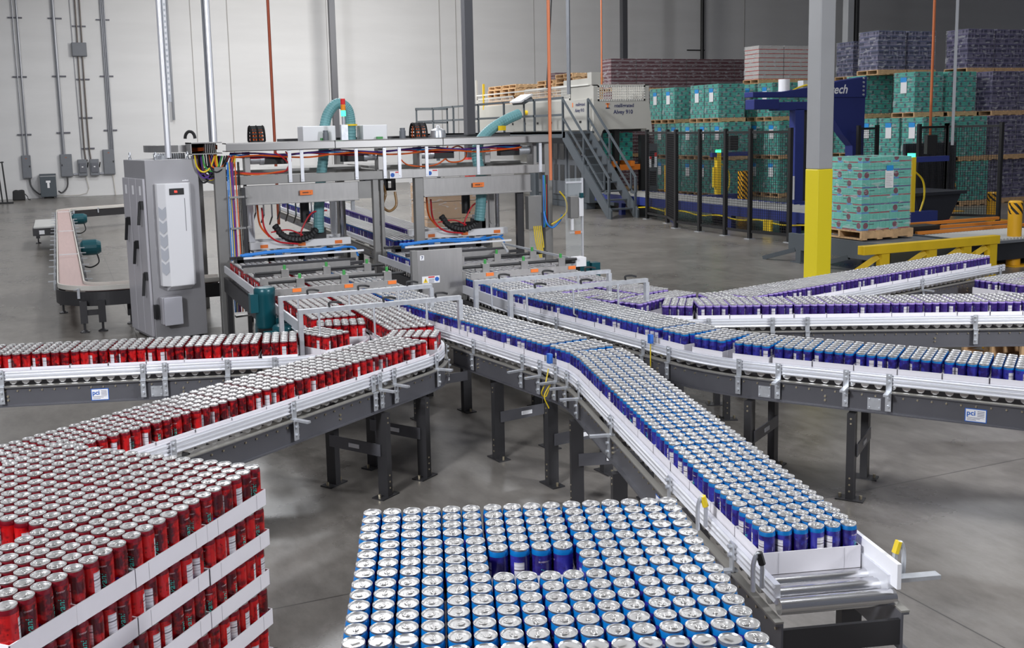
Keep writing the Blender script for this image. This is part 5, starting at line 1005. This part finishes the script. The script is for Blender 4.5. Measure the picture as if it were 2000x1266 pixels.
# platform and stairs
Q = thing('platform_stairs', 'dark grey steel stairs and railed platform in front of the palletizer', 'stairs', (12.7, 22.5, 0))
def qp(name, fn, mat=STAIRG): m = MB(); fn(m); return m.build(name, mat, Q)
XL, XR = 12.33, 13.08
qp('platform', lambda m: (m.box(XL, 13.2, 24.0, 36.0, 2.08, 2.14), m.box(XL, XL + .05, 24.0, 36.0, 1.98, 2.14)))
for x in (XL, XR): qp('stringer', lambda m: m.prism([(21.62, .0), (21.8, 0), (24.15, 1.92), (24.15, 2.14), (24.0, 2.14), (21.62, .2)], 'x', x, x + .045))
for i in range(9): qp('tread', lambda m: m.box(XL + .04, XR + .01, 21.85 + .255 * i, 22.06 + .255 * i, .20 + .21 * i, .235 + .21 * i))
RAIL = [(21.72, .95), (24.15, 2.95)]
for x in (XL + .02, XR + .02):
    qp('handrail', lambda m: (m.bar((x, 21.72, .98), (x, 24.15, 2.99), .045), m.bar((x, 21.72, .98), (x, 21.72, .62), .045), m.bar((x, 21.72, .62), (x, 21.95, .62), .045), m.bar((x, 21.95, .62), (x, 21.95, 1.15), .04), m.bar((x, 21.85, .6), (x, 24.15, 2.5), .04)))
    for y in (21.75, 23.0, 24.15): qp('baluster', lambda m: m.box(x - .025, x + .025, y - .025, y + .025, 0.05 if y < 22 else (y - 21.7) * .82, 2.99 if y > 24 else .98 + (y - 21.72) * .82))
for y in (25.9, 28.0, 30.0, 32.2, 34.2, 36.0): qp('baluster', lambda m: m.box(XL - .0, XL + .05, y - .03, y + .03, 2.1, 3.05))
for z in (2.99, 2.55): qp('platform_rail', lambda m: m.box(XL, XL + .05, 24.15, 36.0, z, z + .06))
qp('platform_rail', lambda m: (m.box(XL, 13.6, 36.0, 36.06, 3.0, 3.09), m.box(XL, 13.6, 36.0, 36.06, 2.5, 2.56), m.box(13.55, 13.6, 36, 36.06, 2.1, 3.08)))
for y in (26, 30, 34, 36): qp('platform_leg', lambda m: m.box(XL + .05, XL + .15, y - .05, y + .05, 0, 2.08))
t = thing('control_screen', 'tilted white control screen on the platform rail', 'screen', (12.5, 26.9, 3.0)); MB().bar((12.42, 26.5, 3.1), (12.42, 27.3, 3.1), .42, .05, up=(-.55, 0, 1)).build('screen', PAPER, t)
MB().bar((12.45, 26.5, 3.03), (12.45, 27.3, 3.03), .3, .08, up=(-.55, 0, 1)).build('housing', STAIRG, t); MB().tube([(12.5, 26.9, 2.98), (12.52, 26.9, 2.14)], .03, 8).build('stand', STAIRG, t)
# empty pallets waiting on top of the palletizer
EMP = as_mesh(pallet_mesh(1.0, 1.1, .125), 'wooden_pallet', WOOD)
for k, (y, n, nm) in enumerate(((32.3, 9, 'left'), (31.1, 9, 'second'), (28.4, 9, 'third'), (27.1, 10, 'right'))):
    for i in range(n): wood_pallet(EMP, 14.4 + .02 * ((i * 7) % 3), y + .02 * ((i * 5) % 3), 2.56 + .125 * i, 0, 'empty pallet, %s from the bottom, in %s stack on the palletizer' % (ordw(i + 1), nm), 'empty pallets on the palletizer')
zp('pallet_deck', BEIGE, lambda m: (m.box(13.4, 15.0, 26.2, 33.0, 2.5, 2.56), m.box(14.9, 15.0, 26.2, 33.0, 0, 2.5)))

# ---------------------------------------------------------------- tall black mesh fence around the wrapping line
FX = 12.40
def fence_panel(p, q, label, post=True, z0=.12, z1=2.1):
    p, q = np.array(p), np.array(q); u = (q - p) / np.linalg.norm(q - p); L = np.linalg.norm(q - p); c = (p + q) / 2
    t = thing('fence_panel', label, 'fence', (c[0], c[1], 0), 'black mesh fence panels'); m = MB()
    def B(a, b, zz0, zz1, w=.012): m.bar((*(p + u * a), (zz0 + zz1) / 2), (*(p + u * b), (zz0 + zz1) / 2), w, zz1 - zz0)
    B(0, L, z1 - .05, z1, .035); B(0, L, z0, z0 + .05, .035); B(0, .05, z0, z1, .035); B(L - .05, L, z0, z1, .035); m.build('frame', FENCE, t)
    m = MB(); a = .05
    while a < L: m.bar((*(p + u * a), z0), (*(p + u * a), z1), .006, .006); a += .05
    z = z0 + .05
    while z < z1: m.bar((*p, z), (*q, z), .006, .006); z += .05
    m.build('wire_mesh', FENCE, t)
    for e in ((p, q) if post == 2 else (p,)):
        MB().box(e[0] - .035, e[0] + .035, e[1] - .035, e[1] + .035, 0, 2.15).build('post', FENCE, t); MB().box(e[0] - .08, e[0] + .08, e[1] - .08, e[1] + .08, 0, .012).build('post_foot', GALV, t)
ys = [(13.1, 21.2), (12.9, 20.0), (12.42, 18.92), (12.40, 18.0), (12.40, 17.1), (12.40, 16.3), (12.62, 15.4)]
for i, (a, b) in enumerate(zip(ys[:-1], ys[1:])): fence_panel(a, b, ('mesh fence panel by the palletizer, far left end', 'narrow mesh fence panel set back beside the left end', 'third mesh fence panel from the palletizer', 'fourth mesh fence panel, before the yellow scanner', 'fifth mesh fence panel before the blue wrapper masts', 'mesh fence panel just left of the pale column')[i], post=1 if i < 5 else 2)
fence_panel((15.9, 17.2), (16.6, 17.4), 'mesh fence panel just right of the pale column', 2); fence_panel((17.0, 16.6), (18.0, 16.8), 'mesh fence panel behind the green load', 2); fence_panel((18.0, 16.8), (18.6, 15.9), 'mesh fence panel at the dark guards on the right', 2)
t = thing('dark_guard', 'dark corrugated guard panels behind the green load', 'guard', (18, 17.2, 0)); m = MB(); m.box(17.35, 18.9, 17.35, 17.4, .3, 1.72)
for i in range(30): m.box(17.36 + .05 * i, 17.38 + .05 * i, 17.33, 17.35, .3, 1.72)
m.box(17.4, 17.5, 17.4, 17.5, 0, .3); m.box(18.7, 18.8, 17.4, 17.5, 0, .3); m.build('panel', M('dark_slate', (.045, .048, .06), .6), t)

# ---------------------------------------------------------------- blue stretch wrapper and its conveyor
U = thing('stretch_wrapper', 'tall dark blue stretch wrapping gantry behind the fence', 'wrapper', (15, 17.6, 0))
def up(name, mat, fn, **k): m = MB(); fn(m); return m.build(name, mat, U, **k)
YG = 18.0
up('gantry_beam', NAVY, lambda m: m.prism([(13.62, 2.79), (16.7, 2.76), (16.7, 3.22), (15.9, 3.12), (15.2, 3.0), (14.35, 2.90), (13.62, 2.90)], 'y', YG - .15, YG + .15), bevel=.01)
up('wrap_arm', NAVY, lambda m: (m.box(13.5, 14.15, YG - .35, YG - .05, 2.53, 2.74), m.box(14.1, 15.6, YG - .3, YG - .06, 2.5, 2.68)), bevel=.01)
up('gantry_leg', NAVY, lambda m: m.prism([(16.42, 0), (16.66, 0), (16.7, 2.78), (15.4, 2.78), (15.55, 2.65), (16.1, 1.95), (16.36, 1.7)], 'y', YG - .12, YG + .12), bevel=.01)
up('maker_name', PAPER, lambda m: put_text(m, 'Lantech', .27, (15.72, YG - .152, 2.93), (1, 0, .02), (0, 0, 1), 0, True, .25, lift=.004))
up('leg_bolts', GALV, lambda m: [m.cyl((16.60, YG - .15, 2.82 + .09 * i), (16.60, YG - .17, 2.82 + .09 * i), .025, 8) for i in range(5)])
up('film_mast', BLUEF, lambda m: (m.box(14.62, 14.86, YG - .3, YG - .1, .5, 2.53), m.box(15.22, 15.40, YG - .3, YG - .1, .5, 2.53), m.box(14.6, 15.4, YG - .32, YG - .08, .42, .54)), bevel=.008)
up('film_mast_core', BLACK, lambda m: m.box(14.98, 15.1, YG - .28, YG - .1, .5, 2.53))
up('film_roll', WHITE, lambda m: m.cyl((14.5, YG - .35, .60), (14.5, YG - .35, 1.1), .07, 16), smooth=True)
up('spare_roll', WHITE, lambda m: (m.cyl((14.55, YG, 2.9), (14.55, YG, 3.17), .12, 20), m.cyl((15.45, YG - .35, .85), (15.45, YG - .35, 1.05), .07, 16)), smooth=True); up('beam_box', M('box_grey', (.5, .52, .55), .5), lambda m: m.box(15.0, 15.6, YG - .08, YG + .1, 2.98, 3.14))
up('beam_cable', YELC, lambda m: m.tube(smooth_pts([(14.7, YG - .1, 2.93), (14.9, YG - .1, 3.0), (15.1, YG - .12, 3.04), (15.3, YG - .1, 3.0)]), .02, 6))
V = thing('pallet_conveyor', 'dark blue pallet conveyor running along behind the mesh fence', 'conveyor', (14, 19, 0))
MB().box(13.25, 14.65, 15.6, 24.0, .42, .46).build('roller_deck', PANG, V)
m = MB(); y = 15.7
while y < 23.9: m.cyl((13.3, y, .47), (14.6, y, .47), .03, 8); y += .2
m.build('rollers', ROLLW, V)
for x in (13.2, 14.65): MB().box(x, x + .06, 15.5, 24.0, .3, .5).build('side_beam', BLUEF, V)
for x in (13.2, 14.6):
    for y in (15.9, 18.0, 20.2, 22.6): MB().box(x, x + .12, y, y + .14, 0, .3).build('leg', BLUEF, V)
MB().box(13.6, 14.2, 16.2, 16.5, .1, .3).cyl((13.4, 16.3, .2), (13.6, 16.3, .2), .07, 10).build('drive_motor', BLACK, V)
MB().box(13.15, 13.2, 16.6, 16.85, .08, .3).box(13.15, 13.2, 20.3, 20.5, .1, .3).build('yellow_box', SIGNY, V)
MB().tube(smooth_pts([(13.17, 15.6 + .7 * i, .28 - .05 * (i % 2)) for i in range(10)]), .015, 5).build('yellow_line', YELC, V)
def scanner(x, y, label, s=1):
    t = thing('light_curtain', label, 'scanner', (x, y, 0)); MB().box(x - .06, x + .06, y - .06, y + .06, .5, 1.55).build('yellow_post', SIGNY, t); MB().box(x - .15, x - .06, y - .03, y + .03, .7, 1.2).build('side_rail', SIGNY, t)
    MB().box(x - .05, x + .05, y - .05, y + .05, 1.55, 1.62).build('green_lamp', LEDG, t); MB().box(x - .2, x + .9, y - .05, y + .05, 1.45, 1.55).build('cross_arm', BLUEF, t)
    MB().box(x + .3, x + .55, y - .08, y + .0, 1.6, 1.95).build('reader_box', BLACK, t); MB().box(x - .5, x + .6, y - .1, y + .1, .32, .52).build('blue_base', BLUEF, t); MB().box(x - .1, x + .1, y - .1, y + .1, 0, .32).build('stand', BLACK, t)
    MB().tube(smooth_pts([(x + .06, y, 1.3), (x + .3, y, 1.1), (x + .35, y, .8), (x + .25, y, .5)]), .018, 6).tube(smooth_pts([(x + .2, y, .5), (x + .25, y, .25), (x + .4, y, .2), (x + .5, y, .5)]), .014, 6).build('yellow_cable', YELC, t)
scanner(15.0, 21.0, 'yellow scanner post with green lamp seen through the fence'); scanner(14.78, 14.6, 'yellow scanner post with green lamp right of the green load')
t = thing('safety_post', 'yellow safety post behind the fence beside the palletizer', 'post', (14.9, 23.0, 0)); MB().box(14.8, 15.05, 22.9, 23.1, 0, 1.2).build('post', BOLL, t)
t = thing('safety_post', 'yellow hazard striped block behind the middle of the fence', 'post', (15.4, 20.5, 0)); MB().box(15.3, 15.6, 20.4, 20.6, 0, 1.1).build('post', HAZ, t)

# ---------------------------------------------------------------- discharge conveyor, green load, guard rail, bollards, tipping hopper
D = thing('pallet_conveyor', 'grey legged pallet conveyor carrying the green load', 'conveyor', (11.6, 13, 0))
MB().box(11.0, 12.3, 11.3, 13.3, .40, .44).build('deck', PANG, D)
for x in (10.93, 12.3): MB().box(x, x + .07, 11.2, 13.35, .20, .46).build('side_beam', STAIRG, D)
MB().box(10.93, 12.37, 11.2, 11.27, .2, .46).build('end_beam', STAIRG, D)
for x, y in ((10.98, 11.5), (12.25, 11.5), (10.98, 13.1), (12.25, 13.1)): MB().box(x - .06, x + .06, y - .06, y + .06, 0, .2).box(x - .12, x + .12, y - .12, y + .12, 0, .015).build('leg', STAIRG, D)
for y in (12.0, 13.2): MB().bar((10.96, y, .2), (10.75, y + .55, .02), .07).build('brace', STAIRG, D)
MB().box(12.37, 14.6, 10.95, 12.9, .38, .42).build('transfer_deck', PANG, D)
m = MB(); x = 12.42
while x < 14.5: m.cyl((x, 10.97, .425), (x, 12.0, .425), .028, 8); x += .07
m.build('pale_rollers', ROLLW, D)
for y, z in ((12.1, .47), (12.4, .50), (12.75, .53)): MB().bar((12.4, y, z), (14.9, y - .02, z), .05).build('orange_rail', M('rail_orange', (.72, .24, .03), .4), D)
for x in (12.6, 14.4): MB().box(x, x + .15, 11.1, 11.25, 0, .38).box(x, x + .15, 12.6, 12.75, 0, .38).build('leg', DARK, D)
MB().box(12.2, 14.7, 11.0, 11.05, .12, .38).build('dark_skirt', M('skirt_dark', (.02, .022, .028), .6), D)
MB().box(12.2, 13.0, 12.2, 12.5, .45, .56).build('black_stop', BLACK, D)
MB().box(14.6, 15.2, 11.2, 12.6, 0, .45).build('drive_box', M('drive_dark', (.03, .045, .05), .5), D)
R_ = thing('guard_rail', 'dark yellow low guard rail with braced posts before the green load', 'guard rail', (11.1, 10.55, 0))
MB().box(9.85, 12.35, 10.5, 10.62, .46, .58).build('beam', GUARD, R_, bevel=.006)
for x in (10.25, 11.1, 11.75, 12.25): MB().box(x - .07, x + .07, 10.52, 10.62, 0, .46).build('post', GUARD, R_); MB().bar((x - .05, 10.6, .42), (x - .35, 11.0, .02), .08).build('brace', GUARD, R_)
def bollard(x, y, h, label, r=.085, band=True):
    t = thing('bollard', label, 'bollard', (x, y, 0), 'yellow steel bollards'); MB().lathe([(r, .01), (r, h - .02), (r * .8, h)], 20).build('tube', BOLL, None, smooth=True)
    o = bpy.data.objects['tube']; o.name = 'bollard_tube'; o.parent = t
    if band: o = MB().lathe([(r + .003, h - .2), (r + .003, h - .03)], 20).build('striped_band', HAZ, None); o.parent = t
    MB().box(x - r * 2, x + r * 2, y - r * 2, y + r * 2, 0, .014).build('foot_plate', BOLL, t)
bollard(13.39, 11.14, .99, 'tall orange-yellow bollard with striped top right of the guard rail', .10); bollard(19.0, 16.4, .62, 'striped bollard farther back, second from the right edge', .12)
bollard(19.9, 19.1, .7, 'striped bollard standing just left behind the dark hopper', .12); bollard(20.05, 18.55, .7, 'striped bollard at the dark hopper, before the second green stack', .12)
bollard(8.4, 7.04, .62, 'bollard whose yellow foot shows under the front purple conveyor', .07, False)
t = thing('tipping_hopper', 'black sloping waste hopper behind the green load', 'hopper', (15.6, 15.2, 0))
MB().prism([(15.0, .82), (16.2, .82), (15.85, .22), (15.2, .22)], 'y', 14.7, 15.7).build('tub', M('hopper_black', (.018, .02, .028), .5), t, bevel=.01); MB().box(14.95, 16.28, 14.65, 15.75, .80, .86).build('rim', MATS['hopper_black'], t); MB().box(15.2, 15.8, 14.8, 15.6, 0, .22).build('base', BLACK, t); MB().bar((15.25, 14.69, .26), (15.9, 14.69, .30), .02).build('red_edge', SIGNR, t)
# the near green load: cartons, film, sheet
t = thing('pallet_load', 'near pallet load of green cartons with a paper sheet taped on', 'pallet load', (11.08, 11.88, .6), 'wrapped loads'); LH = 1.1 / 8; lx, ly = .96, .86
OFF[t.name] = (11.08, 11.88, .6)
for L in range(8):
    z = .6 + L * LH; s = (L % 2) * .0
    for i in range(4):
        for j in range(3):
            if 0 < i < 3 and j == 1: continue
            a0, b0 = 11.09 + i * lx / 4, 11.9 + j * ly / 3; MB().box(a0, a0 + lx / 4 - .003, b0, b0 + ly / 3 - .003, z, z + LH - .003).build('carton', LM['carton'], t)
MB().box(11.08, 12.06, 11.89, 12.77, .58, 1.705).build('stretch_film', FILM, t)
o = MB().box(11.52, 11.68, 11.878, 11.884, 1.23, 1.50).box(11.54, 11.67, 11.876, 11.88, 1.49, 1.57, 1).build('paper_sheet', [PAPER, LBLUE], t)
put = MB()
for i in range(8): put.box(11.535, 11.535 + .12 - .02 * (i % 3), 11.8765, 11.878, 1.26 + .026 * i, 1.265 + .026 * i)
put.build('sheet_text', M('sheet_grey', (.4, .4, .42), .6), o)
wood_pallet(as_mesh(pallet_mesh(1.02, .96, .135), 'wooden_pallet', WOOD), 11.57, 12.33, .462, 0, 'wooden pallet on the grey conveyor under the near green load')

# ---------------------------------------------------------------- the wall of wrapped loads at the back right
LOADM = {}
def load(kind, x, y, tier, label, w=.93, d=.70, z=None, group=None, sheet=False):
    z = tier * 1.15 if z is None else z; key = (kind, w, d)
    if key not in LOADM:
        m = MB(); rg = random.Random(hash(kind) % 97)
        for L in range(8): dx, dy = rg.uniform(-.006, .006), rg.uniform(-.006, .006); m.box(-w / 2 + dx, w / 2 + dx, -d / 2 + dy, d / 2 + dy, L * .1275, L * .1275 + .124)
        LOADM[key] = (as_mesh(m, 'cases', LM[kind]), as_mesh(MB().box(-w / 2 - .015, w / 2 + .015, -d / 2 - .015, d / 2 + .015, -.02, 1.028), 'stretch_film', FILM), as_mesh(pallet_mesh(w + .06, d + .08, .13), 'wooden_pallet', WOOD))
    a, b, c = LOADM[key]; t = thing('pallet_load', label, 'pallet load', (x, y, z + .13), group or kind + ' loads')
    for nm, me in (('cases', a), ('stretch_film', b)): o = bpy.data.objects.new(nm, me); COL.objects.link(o); o.parent = t
    if sheet: o = MB().box(x - w / 2 - .03, x - w / 2 - .02, y - .1, y + .1, z + .62, z + .92).box(x - w / 2 - .032, x - w / 2 - .022, y - .09, y + .11, z + .9, z + 1.02, 1).build('paper_sheet', [PAPER, LBLUE], t)
    wood_pallet(c, x, y, z, 0, 'pallet under ' + label, 'pallets in the stacks')
TN = ('floor', 'second', 'third', 'top')
def rowname(i): return ordw(i + 1)
# first long row behind the fence (west faces at x 18.5)
g1 = [29.13, 28.31, 27.50, 26.70, 25.93]
for i, y in enumerate(g1):
    for tr in (0, 1): load('teal', 18.97, y, tr, 'teal load, %s from left of first fence row, %s tier' % (rowname(i), TN[tr]), sheet=True)
for i, y in ((0, 29.41), (1, 28.62), (2, 27.0), (3, 26.24)): load('teal', 18.97, y, 2, 'teal load, %s from left of first fence row, third tier' % rowname(i), sheet=True)
g2 = [26.95, 26.1, 25.28]
for i, y in enumerate(g2):
    for tr in (0, 1): load('teal', 20.47, y, tr, 'teal load, %s from left of second row behind wrapper masts, %s tier' % (rowname(i), TN[tr]), sheet=True)
for i, (x, y) in enumerate(((20.47, 26.45), (20.47, 25.62), (21.5, 25.62))): load('teal', x, y, 2, 'teal load, %s from left above the wrapper arm, third tier' % rowname(i), sheet=i < 2)
for i, x in enumerate((21.5,)):
    for tr in (0, 1): load('teal', x, 25.3, tr, 'teal load partly behind the wrapper mast, %s tier' % TN[tr])
for i, x in enumerate((20.47, 21.45)): load('pale', x, 26.3, 3, 'pale load with thin red lines, %s of two at the top' % ('left', 'right')[i])
load('teal', 21.5, 26.45, 2, 'teal load under the right pale load, third tier'); [load('teal', 21.5, 26.45, tr, 'teal load under the right pale load, %s tier' % TN[tr]) for tr in (0, 1)]; load('navy', 22.6, 24.6, 3, 'navy load half hidden left of the pale column, top tier'); load('navy', 23.75, 24.1, 3, 'navy load glimpsed right of the pale column, top tier')
for tr in (0, 1, 2): load('teal', 22.6, 24.7, tr, 'teal load behind the pale column, %s tier' % TN[tr]); 
for tr in (0, 1, 2): load('navy', 23.75, 24.0, tr, 'navy load behind the blue gantry leg, %s tier' % TN[tr])
# right-hand stacks
for i, y in enumerate((21.55, 20.75, 19.95)):
    for tr in (0, 1): load('teal', 20.67, y, tr, 'teal load, %s from front of the right stack, %s tier' % (rowname(2 - i), TN[tr]), sheet=True)
load('teal', 20.67, 20.27, 2, 'teal load with paper sheet, third tier at front of the right stack', sheet=True); load('teal', 20.67, 22.0, 2, 'teal load set back in the right stack, third tier')
for tr, y, x in ((0, 19.85, 21.9), (1, 19.9, 21.85), (2, 20.2, 21.75)): load('teal', x, y, tr, 'teal load beside the purple ones at the right, %s tier' % TN[tr])
for i, x in enumerate((20.7, 21.75)): load('navy', x, 21.6, 3, 'wrapped navy load, %s of two on the top tier' % ('left', 'right')[i])
for i, x in enumerate((22.95, 23.95, 24.95)):
    load('purple', x, 20.0, 0, 'purple load, %s from left on the floor at right edge' % rowname(i)); load('purple', x, 19.95, 1, 'purple load, %s from left in second tier at right edge' % rowname(i))
    load('purple', x + .15, 20.05, 2, 'purple load, %s from left in third tier at right edge' % rowname(i)); load('purple', x + (.0 if i == 0 else .05), 20.75, 3, 'glossy purple load, %s from left at the very top right' % rowname(i))
for tr in (0, 1, 2): load('teal', 21.78, 21.75, tr, 'teal load under the right navy load, %s tier' % TN[tr])
# maroon rows far behind
for i, x in enumerate((18.6, 19.65, 20.7, 21.75, 22.8, 23.85)):
    for tr in (2, 3): load('maroon', x, 32.0, tr, 'maroon banded load, %s from left of far row, %s tier' % (rowname(i), TN[tr]), w=1.0)
    for tr in (0, 1): load('maroon', x, 32.0, tr, 'maroon banded load low in far row, %s from left, %s tier' % (rowname(i), TN[tr]), w=1.0)
for i, (x, y) in enumerate(((20.7, 40.3), (21.8, 36.0))):
    for tr in range(4): load('maroon', x, y, tr, 'maroon load far behind the palletizer, %s stack, %s tier' % (('left', 'right')[i], TN[tr]), w=1.2)
flush_cans()
